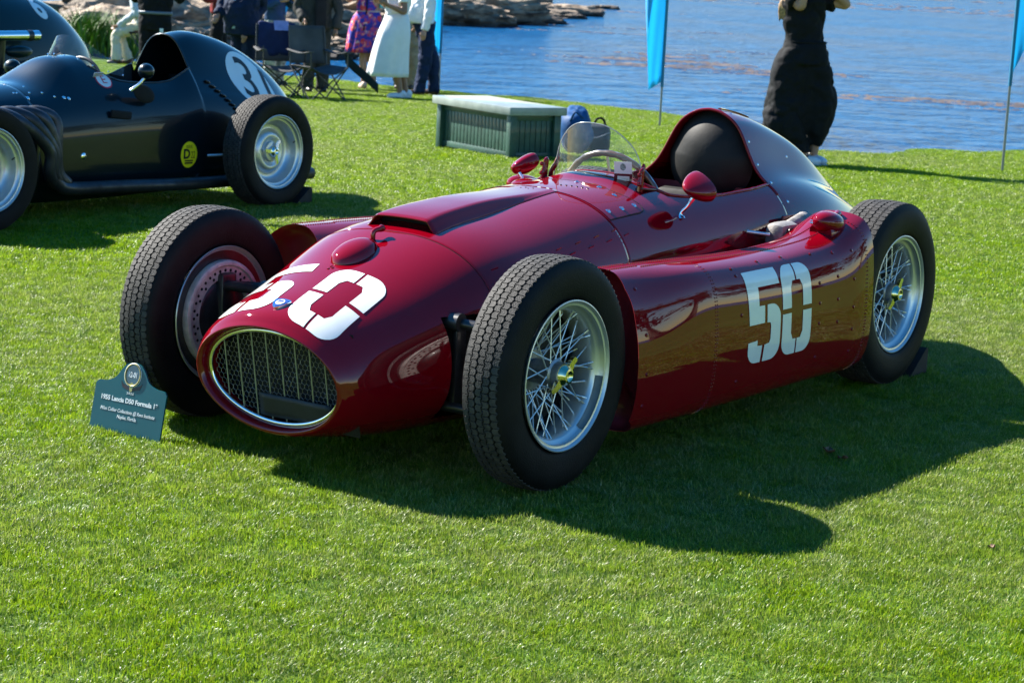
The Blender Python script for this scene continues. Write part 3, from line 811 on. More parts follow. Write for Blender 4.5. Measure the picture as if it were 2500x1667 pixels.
# inside walls of the cockpit
for sgn in (1, -1):
    rows = []
    for i in range(0, len(xs), 3):
        q = Pc[i, nhc + CC[0] * (1 if sgn < 0 else -1)]
        rows.append([(q[0], q[1] - sgn * .004, q[2] - .004), (q[0], q[1] + sgn * .012, q[2] - .06), (q[0], q[1] + sgn * .035, q[2] - .16), (q[0], q[1] + sgn * .02, q[2] - .30), (q[0], sgn * .20, .26), (q[0], 0, .25)])
    MB().grid(np.array(rows), flip=sgn < 0).build("cockpit_lining", PAINT_IN, red, 60)
MB().grid(np.array([[(2.075, y, z) for y in np.linspace(-.25, .25, 7)] for z in np.linspace(.25, .70, 8)])).build("bulkhead", PAINT_IN, red)
MB().box((1.88, 0, .40), (.34, .42, .16), bev=.05).build("seat", LEATHER, red)
MB().box((2.03, 0, .50), (.07, .40, .36), R=rotm('Y', math.radians(8)), bev=.03).build("seat_back", LEATHER, red)
MB().box((1.62, -.255, .575), (.12, .03, .10), bev=.01).build("cockpit_panel", M("pale_panel", (.35, .42, .45), .4, var=.1), red)
# tail with the head fairing
cuts_t = lambda x: [ylev(min(float(_W(x)) * .98, float(RED.a(x)) * .8)), zlev(.5)]
CT = (46, 16, 26)
xs = np.concatenate([np.linspace(2.062, 2.12, 8), np.linspace(2.135, 3.30, 76), [3.315, 3.328, 3.336, 3.3395]])
Pt = RED.sheet(xs, cuts_t, CT); nht = sum(CT)
shell(Pt, "tail", PAINT, thick=0, angle=180)
hoop = [Pt[0, nht + q] for q in range(-CT[0] - 4, CT[0] + 5)]
MB().tube(np.array(hoop) - [.002, 0, 0], .0058, n=8).build("hoop_edge", PAINT, red, 60)
_row = int(np.argmin(np.abs(Pt[:, nht, 0] - 2.10))); _o = [(q[1] * .98, .79 + (q[2] - .79) * .98) for q in Pt[_row, nht - CT[0]:nht + CT[0] + 1] if q[2] > .815]
_w = abs(_o[0][0]); _o = _o + [(-_w * math.cos(t) * (1 + .12 * math.sin(t)), _o[-1][1] - .195 * math.sin(t)) for t in np.linspace(0, PI, 26)[1:-1]]
_o = resample(np.array(_o + [_o[0]]), 73)[:-1]; _c = np.array((0, .80))
_rows = [[(2.098 - .082 * (1 - q ** 2.6), *(_c + (p_ - _c) * q)) for q in np.linspace(0, 1, 16)] for p_ in _o]
MB().grid(np.array(_rows), closed_u=True).build("headrest", LEATHER, red, 180, fix=True)
# raised weld seam of the tail, lock strip on top, fasteners
def dot(mb, P, n, r=.006, h=.0035):
    mb.lathe([(r, 0), (r * .8, h * .7), (0, h)], o=P, axis=n, n=8)
fz = MB()
for (x, y) in ((2.10, -.155), (2.10, -.20), (2.10, -.262), (2.105, -.335), (2.10, .155), (2.10, .2), (2.45, -.14), (2.14, 0), (2.16, .03), (2.14, -.05)):
    dot(fz, (x, y, RED.z_at(x, y)), RED.normal_top(x, y), .0065, .003)
tag(fz.build("tail_fasteners", CHROME, red), kind="stuff")
strip = [(x, .0, RED.z_at(x, 0) + .006) for x in np.linspace(2.14, 2.36, 12)]
MB().tube(strip, .004, n=6, squash=(1, 2.5)).build("lock_strip", PAINT, red)
# bonnet scoop
def scoop():
    rows = []
    for x in np.concatenate([[.150, .150, .156, .165], np.linspace(.18, .905, 40)]):
        t = float(smooth(.35, .90, x)); w = .122 - .045 * (x - .15) / .75; hgt = .031 * (1 - smooth(.40, .90, x)) + .0008
        row = []
        for u in np.linspace(-1, 1, 33):
            au = abs(u); y = u * w * 1.10; prof = (1 - np.clip((au - .70) / .30, 0, 1) ** 2 * (3 - 2 * np.clip((au - .70) / .30, 0, 1)))
            row.append((x, y, RED.z_at(x, y) - .002 + (hgt + .002) * prof))
        rows.append(row)
    P = np.array(rows)
    o = MB().grid(P, flip=False).build("bonnet_scoop", PAINT, red, 60)
    sd = o.modifiers.new("sheet_metal", "SOLIDIFY"); sd.thickness = .004; sd.offset = -1
    # dark back of the air mouth
    m = [(.20, y, RED.z_at(.20, y) + .001) for y in np.linspace(-.118, .118, 12)]; t = [(.20, y, RED.z_at(.20, y) + .029 * (1 - smooth(.095, .12, abs(y)))) for y in np.linspace(-.118, .118, 12)]
    MB().grid(np.array([m, t])).build("air_mouth", DARK, o)
    MB().tube([tuple(q + np.array([-.001, 0, -.001])) for q in P[0]], .0028, n=6).build("mouth_edge", PAINT, o)
scoop()
# gap strip between nose and bonnet (dark tube laid in the open joint)
gp = RED.sheet([.1065], cuts_n, CN)[0]; gp = gp + (gp.mean(0) - gp) * .012
MB().tube(gp[10:-10], .003, n=6).build("joint_strip", DARK, red, 60)
# louvres in the bonnet sides
for sgn in (-1, 1):
    for k in range(7):
        for dz, dx in ((0, 0), (-.016, .055)):
            x = .16 + k * .115 + dx; z = .590 + k * .0105 + dz
            y = sgn * RED.y_at(x, z)
            ln = .030
            y2 = sgn * RED.y_at(x + ln, z + .004)
            mb = MB(); n = unit((0, sgn * .8, .6)); a = np.array((x, y, z)); b = np.array((x + ln, y2, z + .004))
            mb.add([a, b, b + n * .006 - [0, 0, .002], a + n * .006 - [0, 0, .002], a - [0, 0, .010], b - [0, 0, .010]], [(0, 1, 2, 3), (3, 2, 5, 4), (0, 3, 4), (1, 5, 2)])
            mb.build("louvre", PAINT, bonnet, 30)
# filler blister on the nose with its latch
def blister():
    c = np.array((-.058, .018)); zc_ = RED.z_at(*c); n = RED.normal_top(*c); rows = []
    for t in np.arange(48) / 48 * 2 * PI:
        row = []
        for q in np.linspace(1, 0, 14):
            x = c[0] + .080 * q * math.cos(t); y = c[1] + .064 * q * math.sin(t)
            row.append(np.array((x, y, RED.z_at(x, y))) + n * (.034 * math.sqrt(max(0, 1 - q ** 2.2)) + .001))
        rows.append(row)
    o = MB().grid(np.array(rows), closed_u=True).build("filler_lid", PAINT, red, 180, fix=True)
    b = np.array((.038, .018, RED.z_at(.038, .018)))
    MB().tube(catmull([b + [-.006, 0, 0], b + [-.004, 0, .022], b + [.004, -.004, .030], b + [.018, -.012, .034], b + [.026, -.016, .042]], 5), [.008] * 12 + [.0085, .009, .010, .011, .012, .012, .011, .009, .005], n=10).build("lid_latch", PAINT, o, 180)
    ds = MB()
    for (x, y) in ((-.150, .030), (-.158, .018), (-.166, .028)): dot(ds, (x, y, RED.z_at(x, y)), RED.normal_top(x, y), .005)
    tag(ds.build("lid_rivets", PAINT, o), kind="stuff")
blister()
# numbers
def arc(c, r, a0, a1, n=7, ry=None):
    ry = ry or r
    return [(c[0] + r * math.cos(math.radians(a)), c[1] + ry * math.sin(math.radians(a))) for a in np.linspace(a0, a1, n)]
def digit0(sl=.045, tx=.30, ty=.17, rx=.27, ry=.155):
    h = sl / 2; hv = .028
    q = [(0, .5 + hv)] + arc((rx, 1 - ry), rx, 180, 90, 8, ry) + [(.5 - h, 1), (.5 - h, 1 - ty), (tx + .07, 1 - ty), (tx, 1 - ty - .075), (tx, .5 + hv)]
    return [q, [(1 - a, b) for a, b in q][::-1], [(a, 1 - b) for a, b in q][::-1], [(1 - a, 1 - b) for a, b in q]]
def digit5():
    p1 = [(-.03, 1), (.98, 1), (1.0, .83), (.33, .83), (.33, .625), (.50, .625), (.50, .43), (.04, .43)][::-1]
    p2 = [(.58, .43), (.68, .42), (.70, .38), (.70, .24), (.66, .195), (.52, .185), (.49, .0)] + arc((.72, .17), .28, -90, 0, 7, .17) + arc((.72, .46), .28, 0, 90, 7, .165) + [(.58, .625)]
    p3 = [(.02, .24), (.30, .25), (.30, .19), (.45, .185), (.42, .0)] + arc((.27, .15), .25, 270, 180, 6, .15)
    return [p1, p2, p3]
def put(polys, o, w, h, slant=0): return [[(o[0] + a * w, o[1] + b * h) for a, b in p_] for p_ in polys]
side_map = lambda x, z: (x, pont_y(x, z) - .0016, z)
nose_map = lambda a, b: tuple(np.array((b, -a, RED.z_at(b, -a))) + RED.normal_top(b, -a) * .0016)
tankL = None
# --- side tanks
def tank(sgn):
    xs = np.concatenate([np.linspace(.345, .42, 8), np.linspace(.45, 1.86, 60), np.linspace(1.87, 1.955, 8)])
    P = []
    for x in xs:
        q = pont_section(x); pull = .05 * smooth(.35, .10, q[:, 1])   # lower front corner swept back
        xx = x + (np.where(x < .6, (1 - (x - .345) / .255), 0)) * (.10 * np.clip((.16 - q[:, 1]) / .07, 0, 1) + .03 * np.clip((q[:, 1] - .56) / .05, 0, 1))
        P.append(np.stack([xx, q[:, 0] * (-sgn), q[:, 1]], -1))
    P = np.array(P); n = P.shape[1]
    cap0 = P[0].mean(0); cap1 = P[-1].mean(0)
    def inset(r, c, k, dx): return c + (r - c) * k + np.array([dx, 0, 0])
    body = MB().grid(P, closed_v=True, flip=sgn > 0)
    o = body.build("side_tank", PAINT, red, 50)
    f = np.array([P[0], inset(P[0], cap0, .985, .002), inset(P[0], cap0, .95, .045), inset(P[0], cap0, .80, .075), inset(P[0], cap0, .4, .085), inset(P[0], cap0, .01, .085)])
    r = np.array([P[-1], inset(P[-1], cap1, .985, -.002), inset(P[-1], cap1, .95, -.05), inset(P[-1], cap1, .5, -.08), inset(P[-1], cap1, .01, -.08)])
    MB().grid(f, closed_v=True, flip=sgn < 0).build("tank_end", PAINT_IN, o, 60)
    MB().grid(r, closed_v=True, flip=sgn > 0).build("tank_end", PAINT_IN, o, 60)
    # beaded weld seams: along the crest, round the section near the front and the rear
    rv = MB()
    def bead(q, nn, r=.0036):
        nn = unit(nn); rv.lathe([(r, -.001), (r * .85, r * .55), (0, r * .95)], o=q, axis=nn, n=6)
    for x in np.arange(.37, 1.90, .0125):
        s = pont_section(x); k = int(np.argmax(s[:, 1]))
        for dk in (-2, 2):
            bead((x, s[(k + dk) % n][0] * (-sgn), s[(k + dk) % n][1] + .0005), (0, 0, 1))
    for x in (.80, 1.885):
        s = pont_section(x); k = int(np.argmax(s[:, 1])); step = 2
        for j in range(0, 62, 1):
            a, b = s[(k + j) % n], s[(k + j + 1) % n]
            t = unit((b[0] - a[0], b[1] - a[1], 0)); nn = np.array((0, t[1], -t[0])) * 1.0
            if nn[1] > 0 and a[0] < -.6: nn = -nn
            for dx in (-.006, .006): bead((x + dx, a[0] * (-sgn), a[1]), (0, nn[1] * (-sgn), nn[2]), .0026)
    tag(rv.build("seam_rivets", PAINT, o, 50), kind="stuff")
    # panel screws standing proud on the flank
    sc = MB()
    for x, zs in ((.395, (.555, .42, .30, .20)), (.96, (.565, .545, .42, .20)), (1.16, (.57,)), (1.33, (.57,)), (1.52, (.565, .47, .40, .33, .21)), (1.66, (.56, .48, .40, .32)), (1.78, (.56, .46, .36, .28, .2))):
        for z in zs:
            y = pont_y(x, z); dy = (pont_y(x, z + .004) - pont_y(x, z - .004)) / .008
            nn = unit((0, -1, dy)); sc.lathe([(.0065, 0), (.0055, .003), (0, .004)], o=(x, y * (-sgn), z), axis=(0, nn[1] * (-sgn), nn[2]), n=8)
    tag(sc.build("tank_screws", PAINT, o, 40), kind="stuff")
    # quick filler on top at the rear
    c = np.array((1.80, -.655 * (-sgn) * 1.0, .628)); c[1] = .655 * sgn
    lid = MB().ell(c + [0, 0, .016], (.092, .058, .042), R=rotm('Y', math.radians(10)) @ rotm('Z', -sgn * .12), nu=32, nv=18).build("filler_cap", PAINT, o, 180)
    MB().tube([c + [-.055, 0, -.02], c + [.01, 0, -.018], c + [.06, 0, -.015]], [.045, .05, .04], n=16).build("filler_neck", PAINT, lid, 60)
    MB().tube([c + [.075, -sgn * .01, .03], c + [.105, -sgn * .015, .038], c + [.125, -sgn * .015, .032]], [.012, .016, .009], n=10).build("cap_hinge", PAINT, lid, 60)
    dl = MB()
    for a in range(5): dot(dl, c + [-.085 + .004 * a, -sgn * (.02 + .008 * (a % 2)), .020 + .007 * (a // 2)], (-1, 0, .3), .004)
    tag(dl.build("cap_rivets", CHROME, lid), kind="stuff")
    return o
# here sgn = +1 is the far (right-hand) tank, -1 the near one
far_tank = tank(1); near_tank = tank(-1)
clip_poly_grid(put(digit5(), (1.003, .250), .222, .300), .012, side_map, "number_digit", WHITE_P, near_tank)
clip_poly_grid(put(digit0(), (1.240, .250), .212, .300), .012, side_map, "number_digit", WHITE_P, near_tank)
def nose_put(polys, lt, lb, wt, wb, x0, x1):   # left edge and width at the top and the bottom
    return [[(lb + (lt - lb) * b + a * (wb + (wt - wb) * b), x0 + (x1 - x0) * b) for a, b in p_] for p_ in polys]
clip_poly_grid(nose_put(digit5(), -.285, -.232, .208, .208, -.452, -.142), .012, nose_map, "number_digit", WHITE_P, nose)
clip_poly_grid(nose_put(digit0(.05, .28, .19, .30, .17), .004, .046, .205, .178, -.464, -.152), .012, nose_map, "number_digit", WHITE_P, nose)

# --- grille
def ring_pt(t, a, zt, zb, x): 
    zc = (zt + zb) / 2; y = a * math.sin(t); z = zc + (zt - zb) / 2 * math.cos(t)
    return (x + float(RED.shear(x)) * (z - .285), y, z)
MB().tube([ring_pt(t, .2475, .4255, .1465, -.432) for t in np.arange(96) / 96 * 2 * PI], .0072, n=10, closed=True).build("grille_ring", CHROME, red, 180)
def gpt(y, z, x=-.418): return np.array((x + float(RED.shear(x)) * (z - .285), y, z))
def inside(y, z, k=1.0): return (y / (.243 * k)) ** 2 + ((z - .286) / (.136 * k)) ** 2 < 1
gm = MB(); s = .0098; WIRE = M("grille_wire", (.34, .32, .29), .45, metal=.9, var=.25, vscale=40)
dx_, dz_ = s * math.sqrt(3), s * 1.5
for i in range(-18, 19):
    for j in range(-12, 13):
        cy, cz = (i + .5 * (j % 2)) * dx_, .286 + j * dz_
        v = [(cy + s * math.sin(a), cz + s * math.cos(a)) for a in np.radians([0, 60, 120, 180])]
        for a, b in ((v[0], v[1]), (v[1], v[2]), (v[2], v[3])):
            if inside(*a) and inside(*b): gm.tube([gpt(*a) + [random.uniform(-.0015, .0015), 0, 0], gpt(*b) + [random.uniform(-.0015, .0015), 0, 0]], .00085, n=4, caps=False)
tag(gm.build("grille_mesh", WIRE, red, 60), kind="stuff")
for k in range(-4, 4):
    y = .027 + k * .0545
    hz = .136 * math.sqrt(max(0, 1 - (y / .243) ** 2))
    if hz < .04: continue
    MB().tube([gpt(y, .286 - hz, -.424), gpt(y, .286 + hz, -.424)], .0024, n=8).build("grille_bar", M("grille_bar", (.36, .36, .31), .4, metal=.7, var=.1, vscale=30), red, 60)
MB().grid(np.array([[gpt(y, z, -.36) for y in np.linspace(-.25, .25, 9)] for z in np.linspace(.13, .44, 7)])).build("radiator", M("radiator_core", (.010, .010, .011), .7, var=.6, vscale=200), red)
tp = M("black_tape", (.012, .014, .016), .55, var=.2, vscale=30)
tape = [[gpt(-.205 + .270 * u + .0, .163 + .068 * v + .012 * u * 0, -.430 - .002 * math.sin(9 * u)) for u in np.linspace(0, 1, 14)] for v in np.linspace(0, 1, 5)]
o = MB().grid(np.array(tape)).build("tape_patch", tp, red, 60); sd = o.modifiers.new("sheet", "SOLIDIFY"); sd.thickness = .002
# emblem: chromed shield with a blue shield and a pale wheel and flag
def emblem():
    c2 = np.array((-.414, -.003)); c = np.array((*c2, RED.z_at(*c2))); n = RED.normal_top(*c2)
    u = np.array((0, -1.0, 0)); v = unit(np.cross(n, u)); v = v if v[0] > 0 else -v
    sh = [(0, -.032), (.016, -.019), (.026, .0), (.028, .015), (.0, .021), (-.028, .015), (-.026, .0), (-.016, -.019)]
    sh = [tuple(q) for q in catmull(sh, 4, closed=True)]
    o = MB().prism(sh, c, u, v, n, -.012, .006).build("emblem", CHROME, red, 40)
    MB().prism([(a * .80, b * .80) for a, b in sh], c, u, v, n, .0055, .0070).build("emblem_shield", M("emblem_blue", (.02, .05, .28), .25, coat=1, var=.05), o)
    MB().prism([(.0145 * math.cos(t), .0145 * math.sin(t) - .002) for t in np.arange(20) / 20 * 2 * PI], c, u, v, n, .0068, .0082).build("emblem_disc", M("emblem_white", (.7, .7, .68), .3, coat=.6, var=.05), o)
    MB().prism([(-.008, -.007), (-.005, -.007), (-.005, -.001), (.009, -.002), (.008, .006), (-.008, .006)], c, u, v, n, .0080, .0092).build("emblem_flag", MATS["emblem_blue"], o)
emblem()

# --- windscreen and its clamps
GLASS = bpy.data.materials.new("screen_perspex"); GLASS.use_nodes = True
_n, _N, _L, _b = tex_nodes(GLASS)
_t = _N.new("ShaderNodeBsdfTransparent"); _t.inputs[0].default_value = (.88, .93, .93, 1); _gl = _N.new("ShaderNodeBsdfGlossy"); _gl.inputs["Roughness"].default_value = .03
_fr = _N.new("ShaderNodeFresnel"); _fr.inputs[0].default_value = 1.49; _mx = _N.new("ShaderNodeMixShader"); _ds = _N.new("ShaderNodeBsdfDiffuse"); _ds.inputs[0].default_value = (.8, .85, .85, 1)
_dn = noise(_N, _L, _N.new("ShaderNodeTexCoord").outputs["Object"], 55, 5, .7); _dm = _N.new("ShaderNodeMapRange"); _dm.inputs[1].default_value = .5; _dm.inputs[2].default_value = .8; _dm.inputs[3].default_value = .02; _dm.inputs[4].default_value = .12; _L.new(_dn, _dm.inputs[0])
_m2 = _N.new("ShaderNodeMixShader"); _L.new(_dm.outputs[0], _m2.inputs[0]); _L.new(_t.outputs[0], _m2.inputs[1]); _L.new(_ds.outputs[0], _m2.inputs[2])
_L.new(_fr.outputs[0], _mx.inputs[0]); _L.new(_m2.outputs[0], _mx.inputs[1]); _L.new(_gl.outputs[0], _mx.inputs[2]); _L.new(_mx.outputs[0], _N["Material Output"].inputs["Surface"])
def screen_pt(y, z): return np.array((1.195 + 2.6 * y * y + .10 * (z - .77), y, z))
_zt = nspline([0, .06, .11, .143, .165, .178, .186], [.967, .959, .932, .898, .86, .815, .775])
def windscreen():
    rows = []
    for u in np.linspace(-1, 1, 41):
        y = .1855 * math.sin(u * PI / 2); zb = RED.z_at(1.195 + 2.6 * y * y, y) + .006; zt = max(float(_zt(abs(y))), zb + .006)
        rows.append([screen_pt(y, zb + (zt - zb) * k) for k in np.linspace(0, 1, 14)])
    o = MB().grid(np.array(rows)).build("windscreen", GLASS, red, 180)
    ed = [r[-1] for r in rows]; ed = [rows[0][0]] + ed + [rows[-1][0]]
    MB().tube(resample(ed, 90), .0018, n=6).build("screen_edge", M("screen_edge", (.35, .42, .42), .2, var=.1, spec=.8), o, 180)
    for s in (-1, 1):
        b = np.array((1.25, s * .200, RED.z_at(1.25, s * .200)))
        MB().tube(catmull([b + [-.01, 0, -.005], b + [-.006, 0, .03], b + [.0, 0, .062], b + [-.004, 0, .075]], 4), [.014] * 5 + [.012] * 5 + [.011, .010, .006], n=8, squash=(1.3, .6)).build("screen_clamp", PAINT, o, 60)
        MB().tube(catmull([b + [.012, -s * .012, -.003], b + [.016, -s * .014, .03], b + [.034, -s * .02, .055], b + [.048, -s * .022, .085]], 4), [.010] * 10 + [.009, .008, .006], n=8, squash=(1.3, .6)).build("screen_clamp", PAINT, o, 60)
        MB().box(b + [.035, 0, .002], (.10, .03, .006), R=rotm('Y', .1), bev=.002).build("clamp_foot", BLACKM, o)
        kb = MB()
        for dz in (.022, .055): kb.ell(b + [-.022, s * .004, dz], (.008, .008, .008), nu=10, nv=8)
        tag(kb.build("clamp_knobs", PAINT, o, 180), kind="stuff")
    # folded paper tag taped inside the screen corner
    y0 = -.105; q = screen_pt(y0, .80) + np.array([-.006, 0, 0]); u = unit(screen_pt(y0 - .05, .80) - screen_pt(y0, .80)); v = np.array((-.15, 0, 1.0)); v = unit(v); n = np.cross(u, v)
    card = MB().prism([(0, .0), (.062, .0), (.062, .042), (0, .042)], q, u, v, n, 0, .0012).build("paper_tag", M("white_card", (.72, .73, .76), .6, var=.03), o)
    MB().prism([(-.002, -.034), (.060, -.034), (.062, -.0005), (0, -.0005)], q, u, unit(v + n * .15), n, .0004, .0016).build("tag_band", M("maroon_card", (.12, .015, .03), .5, var=.08), card)
    MB().prism([(.010, -.026), (.052, -.026), (.053, -.009), (.011, -.009)], q, u, unit(v + n * .15), n, .0020, .0024).build("tag_label", MATS["white_card"], card)
    text_obj("tag_print", "9", .012, M("ink", (.02, .03, .05), .6), card, frame(q + u * .044 + unit(v + n * .15) * (-.0215) + n * .0028, u, v), extrude=.0001)
    MB().prism([(.031 + .010 * math.cos(t), .024 + .013 * math.sin(t)) for t in np.arange(14) / 14 * 2 * PI], q, u, v, n, .0013, .0016).build("tag_crest", M("ink_grey", (.25, .33, .33), .6, var=.5, vscale=150), card)
windscreen()
# --- steering wheel
def steering():
    c = np.array((1.40, 0, .665)); ax = unit((-.94, 0, -.30) * np.array([-1, 1, -1])); ax = unit((.94, 0, .32)); e1 = np.array((0, 1.0, 0)); e2 = np.cross(ax, e1); e2 = e2 if e2[2] > 0 else -e2
    o = MB().tube([c + .200 * (math.cos(t) * e1 + math.sin(t) * e2) for t in np.arange(64) / 64 * 2 * PI], [.0115 + .0016 * math.sin(24 * t) for t in np.arange(64) / 64 * 2 * PI], n=10, closed=True).build("steering_wheel", M("dark_wood", (.10, .045, .025), .3, coat=.7, var=.3, vscale=12), red, 180)
    MB().tube([c + .2035 * (math.cos(t) * e1 + math.sin(t) * e2) + ax * .010 for t in np.arange(64) / 64 * 2 * PI], .0035, n=6, closed=True).build("rim_band", ALLOY, o, 180)
    for a in (90, 210, 330):
        t = math.radians(a); d = math.cos(t) * e1 + math.sin(t) * e2
        MB().tube([c + d * .03, c + d * .195], [.011, .008], n=6, squash=(1, .3)).build("wheel_spoke", ALLOY, o)
    MB().tube([c - ax * .25, c + ax * .02], [.018, .03], n=12).build("steering_column", BLACKM, o)
steering()
# --- mirrors
def mirror(c, foot, sgn, tilt, k_=1.0):
    """teardrop shell open to the rear; c is the centre of its back rim"""
    c = np.array(c); rows = []
    for q in np.linspace(0, 1, 16):
        k = max(0, 1 - q ** 1.7) ** .62 if q > 0 else 1.0
        row = []
        for t in np.arange(36) / 36 * 2 * PI:
            y = .076 * k * np.sign(math.cos(t)) * abs(math.cos(t)) ** .8; z = .044 * k * np.sign(math.sin(t)) * abs(math.sin(t)) ** .8
            row.append((-.125 * q, y + sgn * .012 * q, z - .004 * q))
        rows.append(row)
    R = rotm('Z', sgn * .10) @ rotm('X', tilt)
    P = np.array(rows) * k_ @ R.T + c
    o = MB().grid(P, closed_v=True).build("wing_mirror", PAINT, red, 180, fix=True)
    MB().grid(np.array([P[0] + [-.004, 0, 0], np.broadcast_to(c + np.array([-.004, 0, 0]), P[0].shape)]), closed_v=True).build("mirror_glass", CHROME, o, 60)
    f = np.array(foot); MB().tube(catmull([f + [0, 0, -.005], f + [0, 0, .012], f * .5 + (c + [-.05, 0, -.03]) * .5, c + [-.05, 0, -.03]], 4), [.016, .014, .009, .0075] + [.0065] * 6 + [.008, .009, .009], n=10).build("mirror_stalk", CHROME, o, 60)
    return o
mirror((1.375, -.372, .772), (1.31, -.330, RED.z_at(1.31, -.330)), -1, math.radians(32), .86)
mirror((1.33, .335, .785), (1.29, .30, RED.z_at(1.29, .30)), 1, math.radians(-34), .70)
MB().ell((1.22, .26, RED.z_at(1.22, .26) + .004), (.085, .05, .022), R=rotm('Z', .2), nu=24, nv=12).build("scuttle_blister", PAINT, red, 180)
# --- scuttle access panel, its screws
def top_patch(poly, name, h=.0024, parent=red):
    return clip_poly_grid([poly], .015, lambda a, b: tuple(np.array((a, b, RED.z_at(a, b))) + RED.normal_top(a, b) * h), name, PAINT, parent)
pan = [(.890, -.302), (1.085, -.297)] + [(1.112, -.292), (1.128, -.272), (1.122, -.24), (1.10, -.18), (1.112, -.06), (1.115, .10), (1.09, .20), (1.08, .27), (1.05, .295), (.89, .302)]
def panel_lines():
    o = top_patch(pan, "access_panel", .0022)
    edge = resample(np.array([np.array((a, b, RED.z_at(a, b))) + RED.normal_top(a, b) * .0006 for a, b in [(.890, -.3035), (1.088, -.2995), (1.115, -.294), (1.1315, -.273), (1.125, -.238), (1.103, -.18), (1.115, -.06), (1.118, .10)]]), 60)
    for q in edge: q[2] = RED.z_at(q[0], q[1]) + .0008
    MB().tube(edge, .0022, n=5).build("panel_joint", DARK, o, 60)
    for (x, y) in ((.925, -.272), (1.01, -.272), (1.095, -.268), (1.075, -.20), (1.095, -.125), (1.10, -.03), (.925, .272), (1.05, .27)):
        mb = MB(); dot(mb, (x, y, RED.z_at(x, y) + .0022), RED.normal_top(x, y), .010, .003)
        mb.tube([np.array((x - .007, y, RED.z_at(x - .007, y) + .0062)), np.array((x + .007, y, RED.z_at(x + .007, y) + .0062))], .0018, n=5)
        mb.build("panel_screw", CHROME, o, 40)
    rv = MB()
    for k in range(6): dot(rv, (1.0 + .006 * k, -.03 - .018 * k, RED.z_at(1.0 + .006 * k, -.03 - .018 * k) + .002), (0, 0, 1), .004)
    for (x, y) in ((.86, .02), (.845, .0), (.86, -.01), (.845, .03)): dot(rv, (x, y, RED.z_at(x, y) + .004), (0, 0, 1), .004)
    tag(rv.build("panel_rivets", BLACKM, o), kind="stuff")
panel_lines()
# --- suspension, struts, breather box
def rod(a, b, r, name, mat=BLACKM, n=10): return MB().tube([a, b], r, n=n).build(name, mat, red, 60)
for s in (-1, 1):
    rod((-.045, s * .30, .455), (-.01, s * .60, .44), .017, "suspension_arm"); rod((.10, s * .34, .45), (.0, s * .60, .44), .013, "suspension_arm")
    rod((-.05, s * .30, .20), (-.01, s * .60, .19), .016, "suspension_arm"); rod((.10, s * .33, .20), (.0, s * .60, .19), .014, "suspension_arm")
    MB().tube([(-.045, s * .33, .455), (-.045, s * .385, .456)], [.028, .028], n=14).build("arm_pivot", BLACKM, red, 60)
    MB().box((0, s * .585, .33), (.07, .04, .30), bev=.012).build("upright", BLACKM, red)
    hx = [(-.015 + .022 * math.cos(t), s * .43 + .022 * math.sin(t), .22 + .2 * t / (14 * PI)) for t in np.linspace(0, 14 * PI, 160)]
    MB().tube(hx, .0045, n=5).build("coil_spring", STEEL, red, 180)
    MB().box((-.02, s * .36, .32), (.05, .02, .27), bev=.006).build("frame_rail", BLACKM, red)
    rod((.72, s * .39, .52), (.60, s * .50, .50), .009, "tank_strut", BLACKM); rod((.86, s * .39, .53), (.80, s * .50, .53), .009, "tank_strut", BLACKM)
    rod((1.70, s * .385, .590), (1.745, s * .455, .583), .006, "tank_strut", STEEL); rod((2.28, s * .30, .33), (2.28, s * .62, .345), .035, "half_shaft", BLACKM)
    rod((2.2, s * .36, .2), (2.28, s * .60, .22), .014, "rear_link", BLACKM)
    rod((.55, s * .40, .30), (.62, s * .47, .30), .02, "tank_strut", BLACKM); rod((1.7, s * .37, .30), (1.7, s * .47, .30), .02, "tank_strut", BLACKM)
ALB = M("cast_box", (.30, .28, .26), .5, metal=.3, var=.25, vscale=20, bump=.25, bscale=60)
bx = MB().box((1.825, -.465, .575), (.135, .085, .10), R=rotm('Z', -.05), bev=.028).build("breather_box", ALB, red)
MB().tube([(1.795, -.505, .592), (1.79, -.52, .596)], [.016, .015], n=14).build("breather_cap", M("brown_cap", (.05, .025, .02), .4, var=.2), bx)
hs = [(1.885 + .012 * k, -.462 + .002 * k, .598 + .0012 * k) for k in range(16)]
MB().tube(hs, [.026 + .004 * (k % 2) for k in range(16)], n=14).build("breather_hose", ALB, bx, 30)
MB().box((2.02, -.392, .60), (.13, .012, .06), R=rotm('Z', .04), bev=.004).build("tail_hatch", PAINT_IN, red)
# --- exhaust stubs low under the cockpit (far side hidden), wheels and chocks
WF = wire_wheel(red, (0, -.664, .344), .344, .154, .118, .072, 96, 5)
w2 = copy_tree(WF, red); w2.location = (0, .664, .344); w2.rotation_euler = (0, 0, PI)
WR = wire_wheel(red, (2.28, -.656, .347), .347, .192, .156, .080, 84, 6, spin=math.radians(10))
w4 = copy_tree(WR, red); w4.location = (2.28, .656, .347); w4.rotation_euler = (0, 0, PI)
# grey race tape on the near front rim
tpg = M("grey_tape", (.14, .17, .19), .5, var=.15, vscale=25)
P = [[(r * math.cos(t), -(hh) - .0012, r * math.sin(t)) for (r, hh) in ((.2105, .0655), (.2065, .055), (.2030, .050), (.1945, .0462))] for t in np.radians(np.linspace(-58, -8, 20))]
o = MB().grid(np.array(P)).build("rim_tape", tpg, WF, 60)
P = [[(r * math.cos(t), -(hh) - .0012, r * math.sin(t)) for (r, hh) in ((.2225, .0765), (.219, .0775), (.2145, .0735), (.2105, .0655))] for t in np.radians(np.linspace(-52, -12, 20))]
